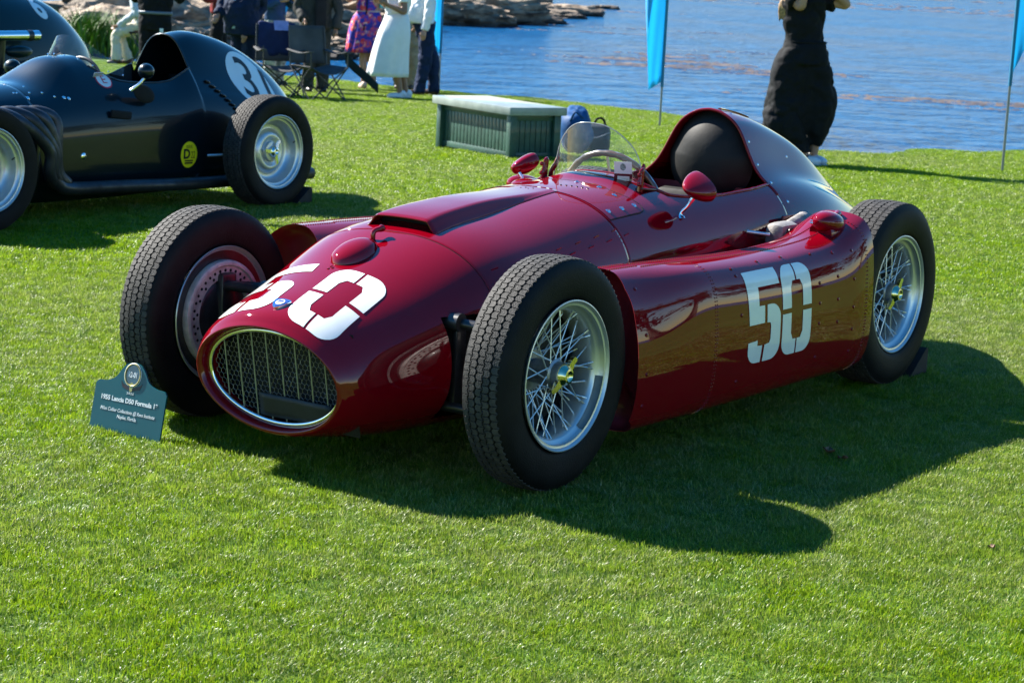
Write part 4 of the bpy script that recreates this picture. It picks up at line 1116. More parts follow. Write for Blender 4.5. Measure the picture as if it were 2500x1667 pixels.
# wheel chocks behind the rear wheels
CHK = M("chock_rubber", (.012, .012, .013), .7, var=.3, vscale=30)
def chock(x, y, label, z=0.0, w=.16):
    o = MB().prism([(0, 0), (.16, 0), (.16, .105), (.145, .11), (.02, .02)], (x, y + w / 2, z - .004), (1, 0, 0), (0, 0, 1), (0, -1, 0), 0, w).build("wheel_chock", CHK, None, 30, fix=True)
    return tag(o, label, "wheel chock", "wheel chocks")
chock(2.44, -.66, "black wedge chock behind the near rear wheel of the red car")
# ------------------------------------------------------------------ lettering laid on curved sheet
def surf_text(name, body, size, mapf, mat, parent, o=(0, 0), sx=1.0, step=.02, rot=0.0, bold=.0):
    cu = bpy.data.curves.new(name, "FONT"); cu.body = body; cu.size = size; cu.align_x = 'CENTER'; cu.align_y = 'CENTER'; cu.offset = bold; cu.resolution_u = 4
    tmp = bpy.data.objects.new(name, cu); COL.objects.link(tmp)
    me = bpy.data.meshes.new_from_object(tmp.evaluated_get(bpy.context.evaluated_depsgraph_get())); bpy.data.objects.remove(tmp); bpy.data.curves.remove(cu)
    bm = bmesh.new(); bm.from_mesh(me); bpy.data.meshes.remove(me)
    bmesh.ops.transform(bm, matrix=Matrix.Translation((o[0], o[1], 0)) @ Matrix.Rotation(rot, 4, 'Z') @ Matrix.Diagonal((sx, 1, 1, 1)), verts=bm.verts)
    for ax in (0, 1):
        c = [v.co[ax] for v in bm.verts]
        for t in np.arange(min(c) + step, max(c), step):
            co = [0, 0, 0]; no = [0, 0, 0]; co[ax] = t; no[ax] = 1
            bmesh.ops.bisect_plane(bm, geom=list(bm.verts) + list(bm.edges) + list(bm.faces), plane_co=co, plane_no=no, dist=1e-6)
    bmesh.ops.triangulate(bm, faces=bm.faces); bm.verts.index_update()
    V = [mapf(v.co.x, v.co.y) for v in bm.verts]; F = [tuple(v.index for v in f.verts) for f in bm.faces]; bm.free()
    return mesh_obj(name, V, F, mat, parent, 180)
def disc(r, n=40, ry=None, o=(0, 0)): return [(o[0] + r * math.cos(t), o[1] + (ry or r) * math.sin(t)) for t in np.arange(n) / n * 2 * PI]

GREEN = M("dark_green_paint", (.0016, .0075, .013), .3, coat=1.0, var=.08, vscale=3, bump=.006, bscale=8, c_rough=.05, c_ior=1.32, spec=.2)
RACING = M("racing_green_paint", (.0012, .017, .023), .4, spec=.15, c_ior=1.25, coat=1.0, var=.08, vscale=3, c_rough=.04)
GREEN_IN = M("dark_green_inside", (.006, .012, .014), .5, var=.3, vscale=8)
PIPE = M("grey_exhaust", (.055, .06, .07), .45, metal=.7, var=.25, vscale=9, rvar=.15)
PALE = M("pale_number_paint", (.62, .70, .74), .3, coat=.6, var=.03)

def alloy_wheel(parent, loc, R, w, tw, hf, npitch, nrib):
    prof = [(.2055, hf - .004), (.219, hf - .002), (.2225, hf + .001), (.2225, hf + .004), (.219, hf + .005), (.2135, hf + .001), (.209, hf - .009), (.205, hf - .02), (.200, hf - .024), (.190, hf - .026), (.182, hf - .05), (.172, hf - .078), (.155, hf - .088), (.138, hf - .086), (.125, hf - .072), (.112, hf - .060), (.095, hf - .056), (.088, hf - .058), (.072, hf - .066), (.064, hf - .066), (.058, hf - .05), (.03, hf - .045), (0, hf - .045)]
    wh = MB().lathe(prof, axis=(0, -1, 0), n=72).build("wheel", ALLOY, parent, 40, fix=True)
    make_tyre(wh, R, w, npitch, nrib, tw)
    knock_off(wh, hf - .03, rot=math.radians(55), mat=CHROME, ears=3, earlen=.082)
    MB().lathe([(.20, -hf + .03), (.17, -hf + .0), (.16, -hf - .03), (.05, -hf - .03)], axis=(0, -1, 0), n=40).build("brake_drum", BLACKM, wh, 40)
    MB().tube([(.19 * math.cos(.3), -(hf - .028), .19 * math.sin(.3)), (.165 * math.cos(.3), -(hf - .02), .165 * math.sin(.3))], .004, n=6).build("valve", BLACKM, wh)
    wh.location = loc
    return wh

# ------------------------------------------------------------------ dark green car numbered 31 behind
def dark_car():
    X0, Y0 = 2.43, 5.10; Z0 = float(lawn_z(3.6, 5.0)) - .005
    car = thing("racing_car", "very dark green racing car with yellow oval sticker and round red E badge", "racing car", (X0, Y0, Z0))
    car.rotation_euler = (math.radians(-1.2), math.radians(.5), 0)
    g = nspline([0, .2, .4, .6, .8, 1.0], [1, .96, .80, .48, .15, 0])
    Hh = nspline([2.0, 2.12, 2.3, 2.5, 2.7, 2.9, 3.1, 3.4], [.215, .238, .232, .200, .150, .085, .025, 0]); Wd = nspline([2.0, 2.5, 3.4], [.30, .29, .2])
    def bump(x, y):
        if x > 1.98: return max(float(Hh(x)), 0) * np.clip(g(np.clip(np.abs(y) / float(Wd(x)), 0, 1)), 0, 1.02)
        if x > .72: return .120 * float(smooth(.72, 1.08, x)) * (1 - .5 * float(smooth(1.15, 1.6, x))) * np.clip(g(np.clip(np.abs(y) / .36, 0, 1)), 0, 1) + .10 * float(smooth(1.62, 1.99, x)) ** 2 * np.clip(1.35 - np.abs(y) / .30, 0, 1)
        return 0 * y
    F = Fuselage(top=nspline([-.60, -.55, -.4, -.1, .3, .8, 1.3, 2.0, 2.4, 2.8, 3.05, 3.2], [.42, .47, .555, .635, .70, .745, .775, .795, .775, .71, .60, .47]),
                 bot=nspline([-.60, -.3, .2, 2.2, 2.8, 3.2], [.20, .13, .08, .09, .18, .38]),
                 a=nspline([-.60, -.55, -.4, -.1, .3, .8, 1.4, 2.1, 2.6, 3.0, 3.2], [.18, .22, .28, .33, .355, .37, .375, .375, .335, .20, .04]),
                 zc=nspline([-.6, 0, 1, 2.2, 3.2], [.32, .38, .42, .44, .43]), nt=lin([-.6, .2, 1.5, 3.2], [2, 2.4, 2.6, 2.1]), nb=lin([-.6, .2, 2.2, 3.2], [2, 4.0, 4.0, 2]), bump=bump)
    def sheet(xs, cuts, counts, name, skip=None, mat=GREEN):
        o = MB().grid(F.sheet(xs, cuts, counts), skip=skip).build(name, mat, car, 60)
        sd = o.modifiers.new("sheet_metal", "SOLIDIFY"); sd.thickness = .003; sd.offset = -1; return o
    body = sheet(np.linspace(-.60, .657, 60), lambda x: [zlev(min(.5, float(F.top(x)) - .05))], (30, 24), "bonnet")
    YO = nspline([1.20, 1.3, 1.45, 1.75, 1.9, 1.985], [.17, .23, .26, .265, .25, .235])
    cc = lambda x: [ylev(float(YO(np.clip(x, 1.2, 1.985)))), zlev(.55)]
    nn = 66; Pa = F.sheet(np.linspace(.66, 1.20, 30), cc, (20, 20, 26))
    Pc = F.sheet(np.linspace(1.20, 1.985, 50), cc, (20, 20, 26))
    # side edge dips between screen and headrest
    for s in (-1, 1):
        k = nn + 20 * (1 if s < 0 else -1)
        MB().tube([Pc[i, k] + [0, 0, .001] for i in range(50)], .005, n=6).build("cockpit_rim", GREEN, car, 180)
        rows = [[(q[0], q[1], q[2] - .004), (q[0], q[1] * .96, q[2] - .15), (q[0], q[1] * .8, .3), (q[0], 0, .28)] for q in Pc[::3, k]]
        MB().grid(np.array(rows), flip=s < 0).build("cockpit_lining", GREEN_IN, car, 60)
    Pt = F.sheet(np.concatenate([np.linspace(1.99, 3.16, 70), [3.18, 3.19, 3.198]]), lambda x: [ylev(min(float(YO(1.985)), float(F.a(x)) * .7)), zlev(min(.55, float(F.top(x)) - .03))], (20, 20, 26))
    tail = MB().grid(np.concatenate([Pa, Pc[1:], Pt]), skip=lambda i, j: 29 <= i < 29 + 50 and (nn - 1 - j if j < nn else j - nn) < 20).build("main_body", GREEN, car, 180)
    hoop = F.sheet([1.99], lambda x: [ylev(.24), zlev(.5)], (30, 10, 10))[0][24:-24]
    MB().tube(hoop, .006, n=8).build("hoop_edge", GREEN, car, 180)
    MB().grid(np.array([[(2.25, y, z) for y in np.linspace(-.19, .19, 9)] for z in np.linspace(.3, .76, 7)])).build("bulkhead", GREEN_IN, car)
    MB().box((1.86, 0, .48), (.12, .40, .34), R=rotm('Y', .2), bev=.04).build("seat_back", M("grey_hide", (.08, .08, .085), .6, var=.3, vscale=10), car)
    MB().box((1.60, 0, .42), (.5, .40, .06), bev=.02).build("seat", MATS["grey_hide"], car)
    # wrap screen
    rows = []
    for t in np.linspace(-1.45, 1.45, 31):
        y = .235 * math.sin(t); x = 1.47 - .36 * math.cos(t) ; zb = F.z_at(min(x, 1.25), y) + .002; h = .115 * max(.05, math.cos(t * .75)) 
        rows.append([(x + .55 * h * q, y * (1 - .10 * q), zb + h * q) for q in np.linspace(0, 1, 6)])
    sc = MB().grid(np.array(rows)).build("windscreen", GLASS, car, 180)
    rv = MB()
    for r_ in rows[::3]: dot(rv, np.array(r_[0]) + [-.004, 0, .006], (-1, 0, .5), .006)
    tag(rv.build("screen_rivets", CHROME, sc), kind="stuff")
    MB().tube([(1.30 + .02, .17 * math.cos(t), .70 + .17 * math.sin(t)) for t in np.arange(40) / 40 * 2 * PI], .011, n=8, closed=True).build("steering_wheel", M("dark_wood2", (.03, .02, .02), .4, var=.2), car, 180)
    # badges and numbers
    RED_R = M("badge_red", (.55, .01, .03), .35, coat=.5, var=.05); YEL = M("sticker_yellow", (.85, .74, .01), .45, var=.04); INK = M("ink_black", (.01, .01, .012), .5, var=.1)
    mapE = lambda u, v, off=.0016: F.arc_pt(1.25 + u, sE - v, -1, off)
    sE = F.arc_of_z(1.25, .755)
    e = clip_poly_grid([disc(.058)], .02, lambda u, v: mapE(u, v, .0014), "round_badge", RED_R, car)
    clip_poly_grid([disc(.050)], .02, lambda u, v: mapE(u, v, .0022), "badge_field", PALE, e)
    surf_text("badge_letter", "E", .082, lambda u, v: mapE(u, v, .003), RED_R, e)
    mapD = lambda u, v, off=.002: (1.83 + u, -(F.y_at(1.83 + u, .315 + v) + off), .315 + v)
    e = clip_poly_grid([disc(.070, ry=.078)], .02, lambda u, v: mapD(u, v, .0015), "oval_sticker", YEL, car)
    surf_text("sticker_print", "D", .078, lambda u, v: mapD(u, v, .0024), INK, e, o=(-.020, .002), bold=.003)
    surf_text("sticker_print", "22", .060, lambda u, v: mapD(u, v, .0024), INK, e, o=(.034, -.004), sx=.62)
    surf_text("sticker_print", "SERIE", .026, lambda u, v: mapD(u, v, .0024), INK, e, o=(0, .046), sx=.9)
    for q, w, h in ((-.036, .036, .004), (-.050, .034, .005)): clip_poly_grid([[(-w, q - h), (w, q - h), (w, q + h), (-w, q + h)]], .02, lambda u, v: mapD(u, v, .0024), "sticker_print", INK, e)
    sN = F.arc_of_z(2.55, .725); mapN = lambda u, v, off=.0016: F.arc_pt(2.55 + u, sN - v, -1, off)
    e = clip_poly_grid([disc(.215, ry=.205)], .02, lambda u, v: mapN(u, v, .0012), "number_roundel", PALE, car)
    surf_text("number_digits", "31", .40, lambda u, v: mapN(u, v, .0022), INK, e, o=(.055, -.005), sx=.95, bold=.003)
    # tail louvres in a slanting row
    for k in range(8):
        x = 2.10 + .028 * k; z = .735 - .027 * k; s0 = F.arc_of_z(x, z)
        c = np.array(F.arc_pt(x, s0, -1, .004)); MB().ell(c, (.026, .012, .009), R=rotm('Y', .4), nu=12, nv=8).build("louvre", BLACKM, tail, 180)
    # bonnet fasteners
    fs = MB()
    for (x, z) in ((.66, .665), (.78, .69), (.84, .67), (.55, .60), (.72, .72), (.60, .69), (.62, .69), (.90, .665), (.93, .66), (.70, .69)):
        s0 = F.arc_of_z(x, z); dot(fs, F.arc_pt(x, s0, -1, .0), (0, -.6, .8), .012 if z < .67 else .007, .004)
    tag(fs.build("bonnet_fasteners", CHROME, body), kind="stuff")
    mb = MB(); dot(mb, F.arc_pt(.98, F.arc_of_z(.98, .34), -1, 0), (0, -1, 0), .02, .004); mb.build("side_fastener", CHROME, car)
    MB().box(F.arc_pt(1.22, F.arc_of_z(1.22, .775), -1, .002), (.075, .004, .05), R=rotm('Z', .1) @ rotm('X', .5), bev=.001).build("chassis_plate", ALLOY, car)
    # mirror
    m = MB().ell((1.42, -.42, .812), (.048, .046, .045), nu=24, nv=16).build("wing_mirror", GREEN, car, 180)
    MB().tube([(1.36, -.36, .70), (1.39, -.40, .74), (1.41, -.42, .775)], [.012, .009, .008], n=8).build("mirror_stalk", CHROME, m, 60)
    m2 = MB().ell((1.12, .36, .80), (.05, .05, .045), nu=20, nv=12).build("wing_mirror", RACING, car, 180)
    MB().tube([(1.10, .31, .72), (1.12, .36, .78)], .008, n=8).build("mirror_stalk", CHROME, m2, 60)
    # side scoop and exhaust
    MB().box((1.27, -.372, .565), (.16, .02, .045), R=rotm('Y', .1), bev=.008).build("side_vent", DARK, car)
    MB().ell((1.45, -.376, .68), (.09, .012, .05), R=rotm('Y', .3), nu=16, nv=10).build("elbow_vent", DARK, car, 180)
    for k, (x0, x1) in enumerate(((.30, .60), (.40, .64), (.50, .67), (.58, .69))):
        P = catmull([(x0 - .06, -.33, .585 - .004 * k), (x0 + .02, -.40, .60), (x0 + .11, -.45 - .012 * (3 - k), .55), (x1, -.46 - .012 * (3 - k), .40), (x1 + .02, -.45 - .01 * (3 - k), .27), (x1 + .10, -.44, .20)], 6)
        MB().tube(P, .034, n=14).build("exhaust_header", PIPE, car, 180)
    MB().tube(catmull([(.66, -.46, .26), (.70, -.455, .21), (.80, -.45, .175), (1.2, -.445, .165), (1.9, -.44, .150), (2.9, -.43, .16)], 8), .037, n=16).build("exhaust_pipe", PIPE, car, 180)
    # rear suspension rods
    for z, x in ((.30, 1.95), (.13, 1.93)): MB().tube([(x, -.33, z), (x + .22, -.52, z + .015)], .008, n=8).build("radius_rod", STEEL, car)
    for x in (0, 2.24):
        MB().tube([(x, -.62, .34), (x, .62, .34)], .03, n=12).build("axle", BLACKM, car)
    wr = alloy_wheel(car, (2.24, -.645, .340), .340, .185, .140, .078, 80, 7)
    wf = alloy_wheel(car, (0, -.645, .330), .330, .155, .112, .066, 90, 6)
    for src, x, z in ((wr, 2.24, .34), (wf, 0, .33)):
        c = copy_tree(src, car); c.location = (x, .645, z); c.rotation_euler = (0, 0, PI)
    chock(X0 + 2.40, Y0 - .645, "black wedge chock behind the dark green car's rear wheel", float(lawn_z(4.9, 4.45)))
dark_car()

# ------------------------------------------------------------------ bluff-tailed green car numbered 6 beyond
def green_car():
    X0, Y0 = 4.20, 9.25; Z0 = float(lawn_z(6.4, 9)) - .005
    car = thing("racing_car", "tall green racing car with chromed side exhaust and white number 6", "racing car", (X0, Y0, Z0))
    F = Fuselage(top=nspline([-.7, -.6, -.3, .3, 1.0, 1.6, 2.1, 2.6, 2.9, 3.2, 3.45, 3.62, 3.70], [.45, .52, .64, .78, .90, 1.10, 1.22, 1.22, 1.17, 1.05, .86, .66, .48]),
                 bot=nspline([-.7, 0, 2.4, 3.0, 3.7], [.25, .16, .16, .22, .42]), a=nspline([-.7, -.5, 0, 1.0, 2.0, 2.7, 3.2, 3.5, 3.7], [.16, .26, .38, .45, .48, .46, .36, .22, .03]),
                 zc=nspline([-.7, 0, 2.0, 3.0, 3.7], [.35, .40, .48, .50, .45]), nt=lin([-.7, 1, 3.7], [2, 2.2, 2.0]), nb=lin([-.7, 1, 3.7], [2, 2.8, 2.0]))
    b = MB().grid(F.sheet(np.concatenate([np.linspace(-.7, 3.6, 90), [3.63, 3.66, 3.685, 3.698]]), lambda x: [zlev(min(.55, float(F.top(x)) - .04))], (36, 24))).build("body", RACING, car, 180)
    s6 = F.arc_of_z(2.84, 1.08); e = surf_text("number_digit", "6", .34, lambda u, v: F.arc_pt(2.84 + u, s6 - v, -1, .002), PALE, b, sx=.9, bold=.012, rot=.12)
    MB().tube([(.9, -.53, .86), (2.58, -.53, .87)], .042, n=18).build("exhaust_pipe", CHROME, car, 60)
    MB().lathe([(.043, 0), (.0445, 0), (.0445, .05), (.043, .05)], o=(2.46, -.5313, .8693), axis=(1, 0, 0), n=18, closed_prof=True).build("pipe_clamp", BLACKM, car)
    MB().tube([(2.22, -.50, .62), (2.22, -.535, .85)], [.03, .02], n=8).build("pipe_bracket", BLACKM, car)
    MB().ell((2.45, -.46, .74), (.14, .05, .05), nu=18, nv=10).build("side_blister", RACING, car, 180)
    MB().ell((2.0, -.48, .60), (.12, .02, .06), nu=16, nv=10).build("side_vent", DARK, car, 180)
    rows = []
    for t in np.linspace(-1.4, 1.4, 21):
        x, y = 1.95 - .35 * math.cos(t), .40 * math.sin(t); zb = F.z_at(x, y * .95); rows.append([(x + .1 * q, y * (1 - .1 * q), zb + .17 * q) for q in np.linspace(0, 1, 4)])
    MB().grid(np.array(rows)).build("windscreen", GLASS, car, 180)
    wr = alloy_wheel(car, (2.36, -.70, .345), .345, .19, .14, .08, 70, 7); wf = alloy_wheel(car, (0, -.68, .335), .335, .16, .11, .066, 80, 6)
    for src, x, y, z in ((wr, 2.36, .70, .345), (wf, 0, .68, .335)):
        c = copy_tree(src, car); c.location = (x, y, z); c.rotation_euler = (0, 0, PI)
    for x in (0, 2.36): MB().tube([(x, -.66, .34), (x, .66, .34)], .03, n=12).build("axle", BLACKM, car)
green_car()
# ------------------------------------------------------------------ people on the lawn (local x = towards the right of the view, y = away, z = up)
RZ = math.atan2(_rt.y, _rt.x)
SKIN = M("skin", (.42, .23, .16), .5, var=.08, vscale=14); SKIN_D = M("skin_tan", (.30, .15, .09), .5, var=.08, vscale=14)
def cloth(name, col, rough=.8, **k): return M(name, col, rough, var=k.pop("var", .12), vscale=k.pop("vscale", 9), bump=.25, bscale=70, sheen=0.0, spec=.2, **k)
CREASE = bpy.data.textures.new("crease_noise", "CLOUDS"); CREASE.noise_scale = .11; CREASE.noise_depth = 2
FOLD = bpy.data.textures.new("fold_noise", "MARBLE"); FOLD.noise_scale = .16; FOLD.turbulence = 9; FOLD.marble_type = "SHARP"
def remesh(o, vox, it=4):
    r = o.modifiers.new("weld", "REMESH"); r.mode = "VOXEL"; r.voxel_size = vox; r.use_smooth_shade = True
    s = o.modifiers.new("ease", "SMOOTH"); s.iterations = it; s.factor = .5
    if o.name.split(".")[0] in ("jumpsuit", "bodice", "trousers", "jacket", "shirt"):   # creases in the cloth
        d = o.modifiers.new("creases", "DISPLACE"); d.texture = CREASE; d.strength = .014 if o.name.startswith('jumpsuit') else .030; d.mid_level = .5; d.texture_coords = "LOCAL"
        d2 = o.modifiers.new("folds", "DISPLACE"); d2.texture = FOLD; d2.strength = .026 if o.name.startswith('jumpsuit') else .018; d2.mid_level = .5; d2.texture_coords = "LOCAL"
    return o
def rings(mb, rows, phi=0.0, n=36, fold=0.0, nf=11, seed=0):
    """stack of ellipses (z, cx, cy, half width across, half depth), capped"""
    P = []; c, s = math.cos(phi), math.sin(phi); R = []
    rows = np.array(rows, float); rows = catmull(rows, 5) if len(rows) > 2 else rows
    z0, z1 = rows[0, 0], rows[-1, 0]
    for z, cx, cy, a, b in rows:
        q = abs((z - z0) / (z1 - z0 + 1e-9)); ring = []
        for t in np.arange(n) / n * 2 * PI:
            k = 1 + fold * q * (math.sin(nf * t + seed) + .5 * math.sin((nf + 4) * t + 2 * seed + 2 * q))
            x, y = a * k * math.cos(t), b * k * math.sin(t); ring.append((cx + x * c - y * s, cy + x * s + y * c, z))
        R.append(ring)
    o = mb.n; mb.grid(np.array(R), closed_v=True); m = len(R)
    mb.F.append(tuple(o + j for j in range(n))); mb.F.append(tuple(o + (m - 1) * n + j for j in range(n))[::-1])
    return mb
def limb(mb, pts, rad, n=14):
    P = catmull(pts, 6); r = np.interp(np.linspace(0, len(pts) - 1, len(P)), np.arange(len(pts)), rad)
    return mb.tube(P, r, n=n)
def hand(mb, w, d, lat, k=1.0):
    """palm and five fingers from wrist w along d; lat is the thumb side"""
    w, d, lat = np.array(w, float), unit(d), unit(lat); lat = unit(lat - d * (lat @ d)); nrm = np.cross(d, lat)
    limb(mb, [w - d * .02, w + d * .03, w + d * .085], [.026 * k, .034 * k, .036 * k], 10)
    for j, (o, ln) in enumerate(((.030, .070), (.011, .080), (-.009, .075), (-.028, .058))):
        b = w + d * .075 + lat * o * k; limb(mb, [b, b + d * ln * .5 + nrm * .008, b + d * ln * .85 + nrm * .024], [.0105, .010, .0085], 8)
    b = w + d * .02 + lat * .028 * k; limb(mb, [b, b + d * .035 + lat * .022, b + d * .065 + lat * .026 + nrm * .01], [.012, .011, .009], 8)

def person(label, P, phi, skin, arms, legs, hair, H=1.72, hairlen=0.0, torso=(.19, .115), lean=(0, 0)):
    """body as one welded surface; phi is the way the person faces (0 = right of the view, -90 deg = to the camera)"""
    root = thing("person", label, "person", (float(P[0]), float(P[1]), float(P[2])), RZ, "people at the water's edge")
    f = np.array((math.cos(phi), math.sin(phi), 0)); l = np.array((-math.sin(phi), math.cos(phi), 0)); s = H / 1.72
    lx, ly = lean; mb = MB(); up = np.array((lx, ly, 0))
    sit = legs.get("sit")
    zp = .71 if sit else .95 * s
    rings(mb, [(zp - .10, 0, 0, .10, .09), (zp, 0, 0, .12, .09), (zp + .15 * s, lx * .3, ly * .3, .105, .085), (zp + .36 * s, lx * .8, ly * .8, torso[0] * .66, torso[1] * .8), (zp + .46 * s, lx, ly, .13, .075), (zp + .50 * s, lx, ly, .06, .06)], phi + PI / 2)
    hc = np.array((lx, ly, zp + .66 * s)) + f * .02
    limb(mb, [np.array((lx, ly, zp + .44 * s)), np.array((lx, ly, zp + .58 * s)) + f * .01], [.058, .052])
    mb.ell(hc, (.080, .075, .112), R=rotm('Z', phi), nu=20, nv=14); mb.ell(hc + f * .03 + [0, 0, -.05], (.058, .052, .062), R=rotm('Z', phi))
    mb.ell(hc + f * .092 + [0, 0, -.012], (.016, .012, .026), nu=10, nv=8)
    for sd in (-1, 1): mb.ell(hc + l * sd * .076 + [0, 0, -.01], (.016, .010, .028), R=rotm('Z', phi), nu=10, nv=8)
    for sd, key in ((1, "L"), (-1, "R")):
        sh = np.array((lx, ly, zp + .455 * s)) + l * sd * .165; el, wr = [np.array(q, float) for q in arms[key][:2]]
        limb(mb, [sh - l * sd * .03, sh, (sh + el) / 2, el, (el * .6 + wr * .4), wr], [.05, .055, .047, .040, .038, .026])
        hand(mb, wr, unit(wr - el) if len(arms[key]) < 3 else arms[key][2], f if abs(unit(wr - el) @ f) < .8 else np.array((0, 0, 1.0)))
        hip = np.array((0, 0, zp - .04)) + l * sd * .085; kn, an = [np.array(q, float) for q in legs[key][:2]]; fd = unit(legs[key][2]) if len(legs[key]) > 2 else f
        limb(mb, [hip, hip * .6 + kn * .4, kn, kn * .6 + an * .4, an], [.085, .078, .054, .054, .036])
        limb(mb, [an + [0, 0, -.01] - fd * .03, an + fd * .06 + [0, 0, -.045], an + fd * .15 + [0, 0, -.058]], [.036, .034, .024], 10)
    b = remesh(mb.build("body", skin, root, 180), .0105)
    hm = MB(); hm.ell(hc - f * .014 + [0, 0, .022], (.092, .088, .112), R=rotm('Z', phi), nu=20, nv=14)
    if hairlen > 0: limb(hm, [hc - f * .06 + [0, 0, .02], hc - f * .095 + [0, 0, -.10], hc - f * .11 + [0, 0, -.10 - hairlen]], [.06, .055, .02])
    remesh(hm.build("hair", hair, root, 180), .012, 2)
    ey = MB()
    for sd in (-1, 1): ey.ell(hc + f * .076 + l * sd * .03 + [0, 0, .005], (.010, .012, .008), nu=10, nv=8)
    tag(ey.build("eyes", M("eye_dark", (.03, .02, .02), .2), root, 180), kind="stuff")
    root["_"] = 0; del root["_"]
    return root, f, l
def shoes(root, legs, f, mat, sole=None, keys="LR", k=1.0):
    for q in keys:
        an = np.array(legs[q][1], float); fd = unit(legs[q][2]) if len(legs[q]) > 2 else f; ph = math.atan2(fd[1], fd[0])
        mb = MB(); R = rotm('Z', ph)
        mb.ell(an + fd * .045 + [0, 0, -.040], (.135 * k, .050, .045), R=R, nu=20, nv=12); mb.ell(an - fd * .03 + [0, 0, -.015], (.058, .046, .055), R=R, nu=16, nv=10)
        o = remesh(mb.build("shoe", mat, root, 180), .011, 3)
        if sole: MB().ell(an + fd * .045 + [0, 0, -.068], (.140 * k, .052, .016), R=R, nu=20, nv=8).build("sole", sole, o, 60)
def sleeve(mb, sh, arms, key, r0=.068, r1=.05, full=True, f=0.0):
    el, wr = [np.array(q, float) for q in arms[key][:2]]
    if full: limb(mb, [sh, (sh + el) / 2, el, el * .5 + wr * .5, wr + (wr - el) * -.02], [r0, r0 * .95, r0 * .85, r1 * 1.05, r1])
    else: limb(mb, [sh, sh * .45 + el * .55], [r0, r0 * 1.05])
def down(l, zs=1.42, out=.235, f=(0, 0, 0), wr_f=.06):
    f = np.array(f, float); r = {}
    for s, k in ((1, "L"), (-1, "R")): r[k] = (l * s * out + np.array((0, 0, 1.13)) - f * .02, l * s * (out + .02) + f * wr_f + np.array((0, 0, .90)))
    return r
def vec(phi): return np.array((math.cos(phi), math.sin(phi), 0)), np.array((-math.sin(phi), math.cos(phi), 0))
BLACK_C = cloth("black_cloth", (.006, .007, .009), .8); NAVY = cloth("navy_wool", (.008, .018, .048), .8); NAVY_T = cloth("navy_cotton", (.010, .022, .062), .8)
WHITE_C = cloth("white_cotton", (.76, .77, .78), .8, var=.03); CREAM = cloth("cream_cotton", (.58, .53, .42), .85, var=.05); TAN = cloth("tan_cotton", (.30, .23, .15), .85); CHAR = cloth("charcoal_wool", (.045, .045, .042), .85)
SHIRT_B = cloth("pale_blue_cotton", (.35, .50, .72), .8, var=.05); WHITE_SH = M("white_leather", (.74, .75, .77), .45, var=.05); BROWN_SH = M("brown_leather", (.07, .035, .02), .4, var=.2); DARK_SH = M("dark_leather", (.015, .012, .012), .35, var=.2)
BLOND = M("blond_hair", (.36, .22, .10), .5, var=.4, vscale=60); BROWN_H = M("brown_hair", (.06, .035, .02), .5, var=.4, vscale=60); GREY_H = M("grey_hair", (.35, .34, .33), .5, var=.3, vscale=60)

